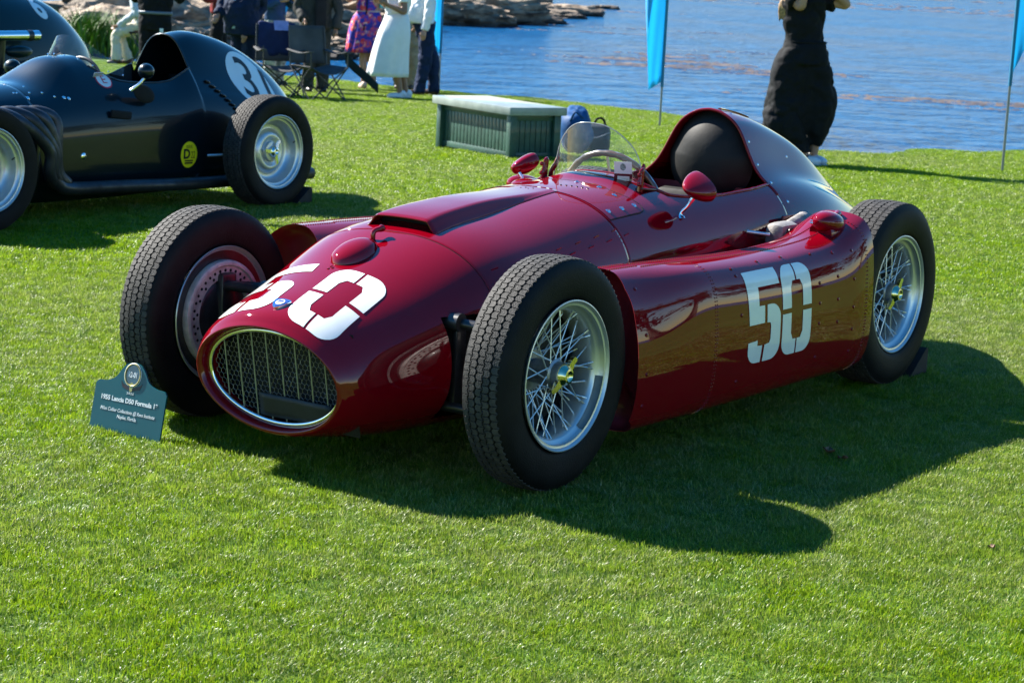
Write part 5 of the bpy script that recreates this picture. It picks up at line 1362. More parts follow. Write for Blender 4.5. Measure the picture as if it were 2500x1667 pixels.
# woman in black jumpsuit with raised arms
def black_woman():
    phi = math.radians(-60); f, l = vec(phi); c = np.array((-.11, 0, 0))
    arms = {"L": ((.235, .02, 1.375), (-.02, -.12, 1.60)), "R": ((-.17, -.16, 1.345), (-.14, -.20, 1.575))}
    legs = {"L": ((.05, -.02, .52), (.06, .06, .085), (.5, -.8, 0)), "R": ((-.10, -.03, .50), (-.035, -.02, .085), (.75, -.65, 0))}
    def sh(d): return {k: tuple(np.array(q, float) - (c if i < 2 else 0) for i, q in enumerate(v)) for k, v in d.items()}
    P = np.array((11.4, 4.21, 0)); P = P + np.array((_rt.x, _rt.y, 0)) / math.hypot(_rt.x, _rt.y) * (-.11); P[2] = lawn_z(P[0], P[1])
    arms, legs = sh(arms), sh(legs)
    root, f, l = person("woman in black wide-leg jumpsuit with raised arms standing by the water", P, phi, SKIN, arms, legs, BLOND, 1.72, .26)
    mb = MB(); rings(mb, [(1.47, 0, 0, .10, .08), (1.40, -.01, 0, .19, .12), (1.27, -.015, 0, .178, .125), (1.16, -.002, 0, .163, .115), (1.05, .02, 0, .166, .115), (.97, .01, 0, .20, .14), (.86, .0, 0, .235, .16)], 0)
    a, b = c[0], 0
    rings(mb, [(.98, -.05, 0, .13, .13), (.85, -.085, 0, .150, .15), (.60, -.10, 0, .165, .16), (.45, -.11, 0, .188, .17), (.30, -.10, -.01, .195, .17), (.21, -.05, -.01, .16, .15), (.115, .015, -.01, .118, .12)], 0, fold=.035, nf=5, seed=1)
    rings(mb, [(.98, .10, .02, .12, .13), (.85, .125, .03, .135, .15), (.60, .165, .05, .150, .15), (.50, .18, .05, .140, .15), (.32, .175, .05, .105, .13), (.175, .165, .06, .06, .10)], 0, fold=.03, nf=5, seed=2)
    rings(mb, [(.90, .03, .02, .16, .14), (.70, .04, .03, .17, .14), (.45, .05, .04, .17, .13), (.30, .06, .05, .13, .11), (.24, .06, .05, .06, .06)], 0, fold=.04, nf=5, seed=4)
    for k, s in (("L", 1), ("R", -1)): sleeve(mb, np.array((0, 0, 1.41)) + l * s * .16, arms, k, .075, .06, False)
    remesh(mb.build("jumpsuit", BLACK_C, root, 180), .011, 3)
    MB().tube([(.02 + .172 * math.cos(t), .12 * math.sin(t), 1.045) for t in np.arange(40) / 40 * 2 * PI], .012, n=6, closed=True).build("waist_tie", BLACK_C, root, 180)
    shoes(root, legs, f, WHITE_SH, M("rubber_sole", (.6, .6, .58), .6))
    an = legs["R"][1]; fd = unit((.75, -.65, 0)); st = MB()
    for k in range(4):
        p_ = an + fd * (-.01 + .030 * k) + np.array((0, 0, .018 - .016 * k)); w = np.cross(fd, (0, 0, 1)); st.tube([p_ + w * .045 + [0, 0, -.03], p_ + w * .03 + [0, 0, .012], p_ - w * .03 + [0, 0, .012], p_ - w * .045 + [0, 0, -.03]], .009, n=6)
    tag(st.build("shoe_stripes", BLACK_C, root, 180), kind="stuff")
    hl = MB()
    for k in range(4): limb(hl, [(-.03 - .010 * k, -.02 + .012 * k, 1.60), (-.13 - .006 * k, -.03 + .012 * k, 1.47), (-.17 - .014 * k, -.04 + .012 * k, 1.34), (-.165 - .016 * k, -.03 + .015 * k, 1.20 + .012 * (k % 3))], [.030, .028, .022, .006])
    remesh(hl.build("hair_length", BLOND, root, 180), .010, 2)
    MB().box((-.02, -.20 , 1.66), (.08, .012, .15), bev=.004).build("phone", BLACKM, root)
black_woman()

# woman in white midi dress
def white_woman():
    phi = math.radians(-150); f, l = vec(phi); P = np.array((17.29, 13.09, 0)) - np.array((_rt.x, _rt.y, 0)) / math.hypot(_rt.x, _rt.y) * .11; P[2] = lawn_z(P[0], P[1])
    arms = {"L": ((.10, -.22, 1.14), (-.12, -.27, 1.22), (-.7, -.3, .5)), "R": ((-.13, .10, 1.19), (-.22, -.12, 1.25), (-.6, -.6, .5))}
    legs = {"L": ((.0, -.08, .50), (.08, -.09, .085), (-.95, -.3, 0)), "R": ((.05, .06, .50), (.15, .07, .085), (-.95, -.3, 0))}
    root, f, l = person("woman in long white dress and white sneakers on the lawn edge", P, phi, SKIN_D, arms, legs, BROWN_H, 1.70, .22)
    mb = MB(); rings(mb, [(1.46, .01, 0, .09, .08), (1.38, 0, 0, .18, .12), (1.25, 0, 0, .165, .125), (1.08, -.008, 0, .143, .12)], 0)
    for k, s in (("L", 1), ("R", -1)): sleeve(mb, np.array((0, 0, 1.38)) + l * s * .15, arms, k, .066, .05, False)
    remesh(mb.build("bodice", WHITE_C, root, 180), .012, 3)
    sk = MB(); rings(sk, [(1.10, -.008, 0, .143, .12), (1.0, -.01, 0, .175, .175), (.84, -.035, 0, .212, .215), (.60, -.07, 0, .238, .225), (.29, -.10, 0, .268, .235)], 0, n=64, fold=.045, nf=9, seed=3)
    sk.F = sk.F[:-2]
    o = sk.build("skirt", WHITE_C, root, 180); sd = o.modifiers.new("cloth", "SOLIDIFY"); sd.thickness = .004
    shoes(root, legs, f, WHITE_SH, MATS["rubber_sole"])
white_woman()

# woman in floral dress
def floral_material():
    m = bpy.data.materials.new("floral_print"); m.use_nodes = True; nt, N, L, b = tex_nodes(m)
    tc = N.new("ShaderNodeTexCoord").outputs["Object"]; v = N.new("ShaderNodeTexVoronoi"); v.inputs["Scale"].default_value = 8; L.new(tc, v.inputs["Vector"])
    c = ramp(N, L, v.outputs["Distance"], [(.0, (.75, .35, .30)), (.18, (.62, .02, .03)), (.42, (.55, .03, .05)), (.47, (.02, .02, .30)), (1, (.015, .015, .22))])
    c2 = ramp(N, L, noise(N, L, tc, 9, 3), [(.45, (0, 0, 0)), (.56, (1, 1, 1))])
    c = mixc(N, L, c2, c, ramp(N, L, noise(N, L, tc, 14, 2), [(.4, (.02, .03, .34)), (.55, (.60, .04, .06)), (.65, (.72, .42, .38))]))
    L.new(c, b.inputs["Base Color"]); b.inputs["Roughness"].default_value = .8; return m
FLORAL = floral_material()
def floral_woman():
    phi = math.radians(115); f, l = vec(phi); P = np.array((19.1, 15.06, lawn_z(19.1, 15.06))); c = -.06
    arms = {"L": ((-.36, .02, 1.26), (-.24, .18, 1.42)), "R": ((.20, .05, 1.20), (.10, .25, 1.40))}
    legs = {"L": ((-.12, .0, .48), (-.10, .0, .085), (-.4, .9, 0)), "R": ((.0, .03, .48), (.05, .02, .085), (.1, 1, 0))}
    root, f, l = person("woman in short red and blue floral dress with bare legs", P, phi, SKIN, arms, legs, BROWN_H, 1.70, .2)
    mb = MB(); rings(mb, [(1.45, c - .01, 0, .09, .08), (1.38, c - .02, 0, .18, .11), (1.24, c - .02, 0, .165, .115), (1.11, c, 0, .155, .11)], 0)
    for k, s in (("L", 1), ("R", -1)): sleeve(mb, np.array((0, 0, 1.38)) + l * s * .16, arms, k, .072, .05, False)
    remesh(mb.build("bodice", FLORAL, root, 180), .012, 3)
    sk = MB(); rings(sk, [(1.12, c, 0, .155, .11), (1.02, c - .02, 0, .205, .16), (.85, c - .05, 0, .225, .19), (.53, c - .11, 0, .205, .22)], 0, n=64, fold=.05, nf=10, seed=1)
    sk.F = sk.F[:-2]; o = sk.build("skirt", FLORAL, root, 180); sd = o.modifiers.new("cloth", "SOLIDIFY"); sd.thickness = .004
    MB().tube([(c + .158 * math.cos(t), .114 * math.sin(t), 1.115) for t in np.arange(40) / 40 * 2 * PI], .012, n=6, closed=True).build("belt", cloth("pale_belt", (.45, .35, .33)), root, 180)
    MB().tube(catmull([(c - .03, -.125, 1.36), (c - .02, -.135, 1.2), (c - .03, -.14, 1.05), (c - .05, -.20, .85)], 5), .009, n=6).build("bag_strap", BLACK_C, root, 180)
    MB().tube([(.12, -.05, 1.17), (.12, -.05, 1.36)], .032, n=16).build("water_bottle", M("teal_plastic", (.05, .35, .38), .25, var=.05, coat=.5), root)
    shoes(root, legs, f, M("sandal", (.55, .38, .30), .5, var=.1), k=.9)
floral_woman()

def man(label, P, phi, skin, top, bottom, hair, shoe, arms=None, legs=None, jacket=False, belt=True, H=1.80, belly=0.0, hem=None, waist=1.0, tie=None, open_=None, tw=.0, foldt=.02):
    f, l = vec(phi); P = np.array((P[0], P[1], lawn_z(P[0], P[1])))
    arms = arms or down(l, f=f); legs = legs or {"L": (l * .10 + np.array((0, 0, .50)) + f * .02, l * .10 + np.array((0, 0, .085)), f), "R": (-l * .10 + np.array((0, 0, .50)) + f * .02, -l * .10 + np.array((0, 0, .085)), f)}
    root, f, l = person(label, P, phi, skin, arms, legs, hair, H)
    mb = MB(); rings(mb, [(waist + .01, *(f[:2] * belly * .4), .168 + tw, .125 + belly * .5), (.90, 0, 0, .182 + tw, .130), (.80, 0, 0, .175 + tw, .125)], phi + PI / 2)
    for k in "LR":
        s = 1 if k == "L" else -1; hip = l * s * .088 + np.array((0, 0, .88)); kn, an = [np.array(q, float) for q in legs[k][:2]]
        limb(mb, [hip, hip * .6 + kn * .4, kn, kn * .5 + an * .5, an + [0, 0, .02], an + [0, 0, -.035]], [.106, .108, .094, .088, .084, .088])
    o = remesh(mb.build("trousers", bottom, root, 180), .012, 3)
    if belt: MB().tube([np.array((0, 0, waist)) + f * (belly * .4) + (f * math.cos(t) * (.130 + belly * .5) + l * math.sin(t) * (.172 + tw)) for t in np.arange(40) / 40 * 2 * PI], .014, n=6, closed=True, squash=(1.6, .5)).build("belt", M("belt_black", (.012, .012, .014), .4), root, 180)
    mb = MB(); hem = hem if hem is not None else (.80 if jacket else .99); j = 1.12 if jacket else 1.0
    rows = [(1.50 * H / 1.8, 0, 0, .085, .075), (1.46 * H / 1.8, 0, 0, .165 * j, .11 * j), (1.36 * H / 1.8, *(f[:2] * .01), .205 * j, .130 * j), (1.18, *(f[:2] * belly * .7), .190 * j + tw, .125 * j + belly * .7), (1.04, *(f[:2] * belly * .8), .180 * j + tw, .128 * j + belly * .8), (hem, *(f[:2] * belly * .4), .180 * j + (.03 if jacket else 0) + tw, .130 * j + belly * .5 + (.02 if jacket else 0))]
    rings(mb, rows, phi + PI / 2)
    for k, s in (("L", 1), ("R", -1)): sleeve(mb, np.array((0, 0, 1.42 * H / 1.8)) + l * s * (.165 * j), arms, k, .072 * j, .052 * j)
    remesh(mb.build("jacket" if jacket else "shirt", top, root, 180), .012, 3)
    if open_ is not None:   # shirt front showing between the lapels
        pts = []
        for z in np.linspace(1.44, .84, 8): pts.append([np.array((0, 0, z)) + f * (.150 * j + belly * .7 + .022 - .06 * max(0, z - 1.3)) + l * w * (.02 + .055 * (1 if z < 1.3 else (1.5 - z) * 4)) for w in np.linspace(-1, 1, 5)])
        q = MB().grid(np.array(pts)).build("shirt_front", open_, root, 180); sd = q.modifiers.new("cloth", "SOLIDIFY"); sd.thickness = .006
        if tie: MB().grid(np.array([[np.array((0, 0, z)) + f * (.150 * j + belly * .7 + .034 - .06 * max(0, z - 1.3)) + l * w * (.022 if z < 1.35 else .015) for w in (-1, 0, 1)] for z in np.linspace(1.42, .98, 6)])).build("necktie", tie, root, 180)
    shoes(root, legs, f, shoe)
    return root, f, l

# man in white shirt and navy trousers
ph = math.radians(-170); f_, l_ = vec(ph)
man("man in white long-sleeved shirt and dark blue trousers by the white dress", (18.53, 13.69), ph, SKIN, WHITE_C, NAVY_T, GREY_H, BROWN_SH, belly=.10, tw=.0, H=1.82,
    arms={"L": (np.array((.06, -.24, 1.16)), np.array((.0, -.26, .90)), np.array((-.1, -.1, -1))), "R": (np.array((.06, .24, 1.16)), np.array((-.1, .26, .95)))},
    legs={"L": (np.array((.02, -.11, .50)), np.array((-.04, -.12, .085)), np.array((-1, -.2, 0))), "R": (np.array((.10, .08, .50)), np.array((.14, .09, .085)), np.array((-1, .2, 0)))})
# man in tan trousers half hidden behind the white dress
man("person in tan trousers mostly hidden behind the woman in white", (19.75, 14.92), math.radians(-100), SKIN, cloth("coral_cotton", (.55, .12, .10)), TAN, BROWN_H, BROWN_SH, H=1.78)
# man in navy suit with open jacket
ph = math.radians(-128); f_, l_ = vec(ph)
man("man in navy suit with pale blue shirt and tie behind the dark car's tail", (16.0, 14.72), ph, SKIN, NAVY, NAVY, GREY_H, DARK_SH, jacket=True, belly=.10, tw=.035, hem=.76, H=1.84, open_=SHIRT_B, tie=cloth("grey_tie", (.22, .22, .38)),
    arms={"L": (np.array((.20, .10, 1.12)), np.array((.03, -.22, .80)), np.array((-.1, -.15, -1))), "R": (np.array((-.30, -.02, 1.14)), np.array((-.34, -.16, 1.0)))})
# man in charcoal jacket behind the folding chairs
ph = math.radians(-70); f_, l_ = vec(ph)
man("man in charcoal jacket standing behind the folding chairs", (17.3, 14.6), ph, SKIN_D, CHAR, CHAR, BROWN_H, DARK_SH, jacket=True, H=1.82, hem=.86, open_=cloth("black_shirt", (.015, .016, .02)),
    arms={"L": (np.array((.30, -.03, 1.14)), np.array((.27, -.12, .87))), "R": (np.array((-.25, .0, 1.13)), np.array((-.16, -.18, .98)))})
# person in blue jacket between the two suits
man("person in blue denim jacket and white patterned trousers between the two suited men", (18.3, 16.2), math.radians(-30), SKIN, cloth("denim", (.03, .07, .16)), cloth("white_pattern", (.55, .55, .50), col2=(.10, .12, .11), vscale=16), BROWN_H, DARK_SH, H=1.74, hem=.93,
    arms={"L": (np.array((.18, .20, 1.16)), np.array((.25, -.02, 1.24))), "R": (np.array((-.10, -.24, 1.16)), np.array((.10, -.26, 1.22)))})
# person in red sleeve left of the navy suit
man("person in dark red patterned top partly hidden behind the navy suit", (19.0, 17.9), math.radians(170), SKIN_D, cloth("red_pattern", (.30, .03, .03), col2=(.05, .015, .02), vscale=14), BLACK_C, BROWN_H, DARK_SH, H=1.72,
    arms={"L": (np.array((-.10, -.28, 1.20)), np.array((-.32, -.30, 1.28))), "R": (np.array((-.10, .25, 1.18)), np.array((-.30, .2, 1.25)))})
# man in black trousers and shirt, seen from behind
def man_black():
    root, f, l = man("man in black shirt and trousers with a white tag, behind the dark car's headrest", (14.15, 14.55), math.radians(75), SKIN, BLACK_C, BLACK_C, BROWN_H, DARK_SH, H=1.84, tw=.035, hem=1.03,
        arms={"L": (np.array((-.28, .12, 1.18)), np.array((-.16, .30, 1.22))), "R": (np.array((.28, .10, 1.18)), np.array((.16, .30, 1.22)))})
    MB().tube([np.array((0, 0, 1.01)) + (f * math.cos(t) * .142 + l * math.sin(t) * .214) for t in np.arange(40) / 40 * 2 * PI], .012, n=6, closed=True, squash=(1.6, .5)).build("belt_band", M("grey_belt", (.12, .15, .20), .4), root, 180)
    MB().box((.105, -.150, .80), (.045, .006, .05), bev=.002).build("hip_tag", PALE, root)
man_black()
# seated person in cream trousers
def seated():
    phi = math.radians(180); f, l = vec(phi); P = np.array((21.86, 22.71, lawn_z(21.86, 22.71))) + np.array((_rt.x, _rt.y, 0)) * .30
    legs = {"L": ((-.42, -.10, .54), (-.40, -.12, .085), (-1, 0, 0)), "R": ((-.40, .12, .52), (-.24, .12, .085), (-1, 0, 0)), "sit": True}
    arms = {"L": ((-.06, -.24, .92), (-.38, -.10, .66), (-1, .2, -.1)), "R": ((-.08, .22, .92), (-.40, .04, .64), (-1, -.2, -.1))}
    root, f, l = person("seated person in cream trousers and pale grey jacket with clasped hands", P, phi, SKIN_D, arms, legs, GREY_H, 1.75, lean=(-.08, 0))
    mb = MB(); rings(mb, [(.84, 0, 0, .17, .14), (.71, 0, 0, .185, .16), (.61, 0, 0, .17, .15)], phi + PI / 2)
    for k, s in (("L", 1), ("R", -1)):
        hip = l * s * .09 + np.array((0, 0, .69)); kn, an = [np.array(q, float) for q in legs[k][:2]]; limb(mb, [hip, hip * .5 + kn * .5, kn, kn * .5 + an * .5, an], [.10, .092, .086, .082, .085])
    remesh(mb.build("trousers", CREAM, root, 180), .013, 3)
    mb = MB(); rings(mb, [(1.23, -.08, 0, .08, .07), (1.18, -.08, 0, .19, .12), (1.06, -.06, 0, .215, .14), (.90, -.02, 0, .20, .14), (.72, .02, 0, .205, .15)], phi + PI / 2)
    for k, s in (("L", 1), ("R", -1)): sleeve(mb, np.array((-.08, 0, 1.16)) + l * s * .17, arms, k, .075, .055)
    remesh(mb.build("jacket", cloth("pale_grey_cotton", (.50, .54, .58), var=.06), root, 180), .012, 3)
    shoes(root, legs, f, BROWN_SH)
    st = thing("folding_stool", "low dark folding stool under the seated person in cream", "stool", P, RZ)
    MB().box((.03, 0, .575), (.42, .40, .03), bev=.01).build("seat", BLACK_C, st)
    for a, b in (((-.16, -.18, .57), (.2, -.18, 0)), ((.2, -.18, .57), (-.16, -.18, 0)), ((-.16, .18, .57), (.2, .18, 0)), ((.2, .18, .57), (-.16, .18, 0))): MB().tube([a, b], .011, n=8).build("leg", BLACKM, st)
seated()
# ------------------------------------------------------------------ sign, box, bags, chairs, flags, shrub
def sign():
    a = np.array((-.395, .783, .02)); b = np.array((-.387, .488, .02)); u = unit(b - a); W = np.linalg.norm(b - a); v = unit((.20, 0, .98)); n = unit(np.cross(u, v)); n = n if n[0] < 0 else -n
    root = thing("placard", "teal show placard with white lettering stuck in the grass before the red car", "sign", tuple((a + b) / 2)); o0 = (a - b) / 2
    out = [(0, -.04), (W, -.04), (W, .172), (W - .008, .184), (W - .018, .188), (W * .84, .192), (W * .735, .212), (W * .665, .25), (W * .60, .276), (W * .5, .286), (W * .40, .276), (W * .335, .25), (W * .265, .212), (W * .16, .192), (.018, .188), (.008, .184), (0, .172)]
    out = [(0, -.04), (W, -.04)] + [tuple(q) for q in catmull(out[2:], 4)]
    TEAL = M("teal_board", (.002, .085, .11), .4, spec=.2, c_rough=.2, coat=.35, var=.05, vscale=5); INKW = M("white_ink", (.82, .84, .85), .5, var=.02)
    out = [(a_, b_ * .72) for a_, b_ in out]
    bd = MB().prism(out, o0, u, v, n, -.003, .003).build("board", TEAL, root, 40)
    KV = .72
    P = lambda x, y, h=.0036: o0 + u * x + v * y * KV + n * h
    F = lambda x, y: frame(P(x, y), u, v)
    for nm, tx, sz, x, y, sx, sh_ in (("title", "1955 Lancia D50 Formula 1*", .0205, W / 2, .108, 1.0, 0), ("owner", "Miles Collier Collections @ Revs Institute", .0158, W / 2, .062, .84, .22), ("place", "Naples, Florida", .0158, W / 2, .036, .84, .22), ("year", "2025", .0095, W / 2, .147, 1.2, 0)):
        text_obj("lettering", tx, sz, INKW, bd, F(x, y), sx, shear=sh_, offset=.0006 if nm == "title" else .0001, spacing=1.4 if nm == "year" else 1)
    GOLD = M("gilt_print", (.42, .36, .14), .4, metal=.4, var=.3, vscale=60)
    e = MB().tube([P(W / 2 + .031 * math.cos(t), .232 + .048 * math.sin(t), .004) for t in np.arange(48) / 48 * 2 * PI], .0028, n=6, closed=True).build("crest_wreath", GOLD, bd, 180)
    MB().tube([P(W / 2 + .0345 * math.cos(t), .232 + .052 * math.sin(t), .0038) for t in np.arange(48) / 48 * 2 * PI], .0009, n=5, closed=True).build("crest_line", INKW, bd, 180)
    MB().prism(disc(.0285, ry=.032), P(W / 2, .232, 0), u, v, n, .0031, .0038).build("crest_field", M("crest_blue", (.004, .05, .09), .2, coat=1, var=.1), bd)
    text_obj("lettering", "R2-01", .024, INKW, bd, frame(P(W / 2, .222, .0044), u, v), .66, offset=.0004)
    for s in (-1, 1): MB().prism([(s * .004, 0), (s * .035, .010), (s * .044, .018), (s * .040, .006), (s * .036, -.002), (s * .004, -.010)][::s], P(W / 2, .176, 0), u, v, n, .0031, .0039).build("crest_ribbon", M("ribbon_dark", (.03, .02, .03), .4, var=.3, vscale=50), bd)
    MB().prism([(-.004, -.012), (.004, -.012), (.009, .012), (0, .018), (-.009, .012)], P(W / 2, .176, 0), u, v, n, .0033, .0043).build("crest_knot", GOLD, bd)
    for x in (.05, W - .05): MB().tube([P(x, -.10, -.006), P(x, .10, -.006)], .003, n=6).build("stake", STEEL, root)
sign()

def bench_box():
    A = np.array((9.40, 5.94)); B = np.array((9.85, 7.03)); e = unit(np.array((*(B - A), 0))); Ln = float(np.linalg.norm(B - A)); nrm = np.array((e[1], -e[0], 0.0)); Wd = .50
    z = float(lawn_z(9.8, 6.4)) - .005; Hh = .375
    root = thing("storage_box", "dark green slatted wooden storage box with overhanging lid on the lawn", "storage box", (A[0], A[1], z))
    R = np.array([e, nrm, (0, 0, 1)]).T     # local x along the front, local y into the box
    DG = M("dark_green_wood", (.024, .075, .058), .55, var=.15, vscale=14, bump=.2, bscale=90, coat=.2); LID = M("sunlit_lid_wood", (.25, .29, .27), .42, var=.12, vscale=10, coat=.3)  # lid paler than the box, its sunlit look put into the colour
    def b(c, s, name, mat=DG, par=root, bev=.004): return MB().box(R @ np.array(c), s, R=R, bev=bev).build(name, mat, par, 40)
    for x in (.03, Ln - .03):
        for y in (.03, Wd - .03): b((x, y, Hh / 2), (.065, .065, Hh), "corner_post")
    for y in (.045, Wd - .045):
        b((Ln / 2, y, .04), (Ln - .12, .03, .05), "bottom_rail"); b((Ln / 2, y, Hh - .02), (Ln - .12, .03, .05), "top_rail")
        n = 19
        for k in range(n):
            w = (Ln - .125) / n; b((.0625 + w * (k + .5), y + (.004 if y < .2 else -.004), .2), (w - .006, .016, Hh - .10), "slat", bev=.002)
    for x in (.045, Ln - .045):
        b((x, Wd / 2, .04), (.03, Wd - .12, .05), "bottom_rail"); b((x, Wd / 2, Hh - .02), (.03, Wd - .12, .05), "top_rail")
        for k in range(7):
            w = (Wd - .125) / 7; b((x, .0625 + w * (k + .5), .2), (.016, w - .006, Hh - .10), "slat", bev=.002)
    b((Ln / 2, Wd / 2, .2), (Ln - .12, Wd - .12, Hh - .06), "inner_box", M("box_dark", (.006, .012, .010), .8))
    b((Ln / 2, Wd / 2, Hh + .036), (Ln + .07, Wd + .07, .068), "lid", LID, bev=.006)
bench_box()

def bags():
    z = float(lawn_z(10.9, 6.2))
    BLUE = cloth("blue_nylon", (.012, .075, .22), .6, var=.15); DGREY = cloth("dark_grey_nylon", (.035, .04, .055), .55, var=.2)
    def lump(c, r, name, mat, label, seed, cat):
        root = thing(name, label, cat, c, RZ)
        mb = MB(); mb.ell((0, 0, r[2] * .62), (r[0], r[1], r[2] * .62), nu=28, nv=18); o = mb.build("body", mat, root, 180)
        for v in o.data.vertices:
            d = v.co.copy(); k = 1 + .16 * mnoise.noise(d * 5 + Vector((seed, 0, 0))) + .05 * mnoise.noise(d * 17 + Vector((0, seed, 0)))
            q = d * k; q.z = max(q.z, 0.0); sq = 1 + .22 * (abs(q.x) < 9); v.co = q
        return root
    b = lump((10.42, 5.95, z + .01), (.15, .17, .33), "duffel_bag", BLUE, "slumped bright blue bag beside the green storage box", 1.3, "bag")
    MB().tube(catmull([(-.06, -.14, .30), (-.02, -.19, .38), (.05, -.16, .33)], 5), .010, n=6).build("strap", BLUE, b, 180)
    p = thing("backpack", "dark grey backpack with top handle seen through the windscreen", "backpack", (10.75, 5.95, z), RZ)
    mb = MB(); mb.box((0, 0, .135), (.25, .17, .26), bev=.06); mb.box((.02, -.09, .10), (.19, .07, .15), bev=.03); remesh(mb.build("body", DGREY, p, 180), .012, 4)
    MB().tube(catmull([(-.03, 0, .25), (0, 0, .31), (.05, 0, .31), (.08, 0, .25)], 5), .010, n=6).build("handle", BLACK_C, p, 180)
    MB().tube(catmull([(-.12, -.08, .21), (-.10, -.14, .16), (.0, -.135, .155), (.11, -.09, .20)], 5), .006, n=6).build("zip", M("zip_grey", (.2, .2, .24), .4), p, 180)
bags()

def camp_chair(label, P, rz, jacket=False, stow=False):
    root = thing("folding_chair", label, "folding chair", (P[0], P[1], float(lawn_z(P[0], P[1]))), rz, "folding camp chairs by the navy suit")
    FAB = cloth("grey_black_canvas", (.045, .047, .05), .8, col2=(.10, .10, .105), vscale=3); TUBE = M("chair_tube", (.02, .02, .022), .4, coat=.3)
    w, d = .27, .24
    # crossed legs
    for a, b in (((-w, -d, 0), (w, -d, .42)), ((w, -d, 0), (-w, -d, .42)), ((-w, d, 0), (w, d, .42)), ((w, d, 0), (-w, d, .42)), ((-w, -d, 0), (-w, d, .42)), ((-w, d, 0), (-w, -d, .42)), ((w, -d, 0), (w, d, .42)), ((w, d, 0), (w, -d, .42))):
        MB().tube([a, b], .0095, n=8).build("leg", TUBE, root)
    for s in (-1, 1):
        MB().tube([(s * w, -d, .40), (s * w, -d, .62)], .009, n=8).build("arm_post", TUBE, root); MB().tube([(s * w, d, .40), (s * (w - .01), d + .08, .90)], .009, n=8).build("back_post", TUBE, root)
        P_ = [[(s * w + q, -d - .02 + t * (2 * d + .06), .62 - .03 * math.sin(t * PI)) for q in (-.035, 0, .035)] for t in np.linspace(0, 1, 10)]
        o = MB().grid(np.array(P_)).build("armrest", FAB, root, 180); sd = o.modifiers.new("cloth", "SOLIDIFY"); sd.thickness = .012
    rows = [[(x, y, .43 - .07 * (1 - (x / w) ** 2) * (1 - .3 * (y / d))) for x in np.linspace(-w, w, 11)] for y in np.linspace(-d - .03, d, 10)]
    o = MB().grid(np.array(rows)).build("seat", FAB, root, 180); sd = o.modifiers.new("cloth", "SOLIDIFY"); sd.thickness = .008
    rows = [[(x, d + .08 * (z - .44) / .46 + .05 * (1 - (x / w) ** 2), z) for x in np.linspace(-w + .01, w - .01, 11)] for z in np.linspace(.44, .91, 9)]
    o = MB().grid(np.array(rows)).build("backrest", FAB, root, 180); sd = o.modifiers.new("cloth", "SOLIDIFY"); sd.thickness = .008
    if stow:   # carry flap hanging off the armrest
        rows = [[(w + .03 + .36 * t, -d + .10 - .22 * t + .02 * math.sin(6 * t), .54 - .36 * t + q) for q in np.linspace(-.07, .07 - .02 * t, 5)] for t in np.linspace(0, 1, 9)]
        o = MB().grid(np.array(rows)).build("side_flap", cloth("dark_flap", (.012, .022, .024)), root, 180); sd = o.modifiers.new("cloth", "SOLIDIFY"); sd.thickness = .010
    return root
P1 = np.array((15.75, 13.05)); rr = np.array((_rt.x, _rt.y)) / math.hypot(_rt.x, _rt.y); dd = np.array((_fw.x, _fw.y)) / math.hypot(_fw.x, _fw.y)
c1 = P1 - rr * .16 ; c2 = P1 - rr * .68 + dd * .35
camp_chair("folding canvas chair with a dark side flap, nearer the water", c1, RZ + math.radians(38), stow=True)
camp_chair("folding canvas chair beside the navy suit, under the draped jacket", c2, RZ + math.radians(18))
def draped_jacket(c):
    root = thing("draped_jacket", "navy and lilac jacket hung over the back of a folding chair", "jacket", (c[0], c[1], float(lawn_z(c[0], c[1]))), RZ + math.radians(18))
    rows = []
    for t in np.linspace(0, 1, 19):
        row = []
        for x in np.linspace(-.23, .23, 13):
            q = abs(t - .5) * 2; y = .33 + (.05 if t > .5 else -.035) * min(1, q * 4) + .012 * math.sin(x * 40 + 6 * t); z = .935 - .46 * max(0, q - .08) + .01 * math.sin(x * 25)
            row.append((x * (1 + .12 * q), y, z))
        rows.append(row)
    o = MB().grid(np.array(rows)).build("cloth_body", cloth("navy_jacket", (.012, .025, .085), .75), root, 180); sd = o.modifiers.new("cloth", "SOLIDIFY"); sd.thickness = .012
    rows2 = [[(x, .33 + .012, z) for x in np.linspace(-.08, .12, 6)] for z in np.linspace(.95, .84, 4)]
    MB().grid(np.array([[(x, .28 - .02 * k, .955 - .03 * k) for x in np.linspace(-.05, .14, 6)] for k in range(5)])).build("lining", cloth("lilac_lining", (.30, .30, .52), .7), root, 180)
    limb_ = MB(); limb(limb_, [(.22, .30, .86), (.28, .26, .66), (.30, .22, .46)], [.055, .05, .045]); limb_.build("sleeve", MATS["navy_jacket"], root, 180)
draped_jacket(c2)

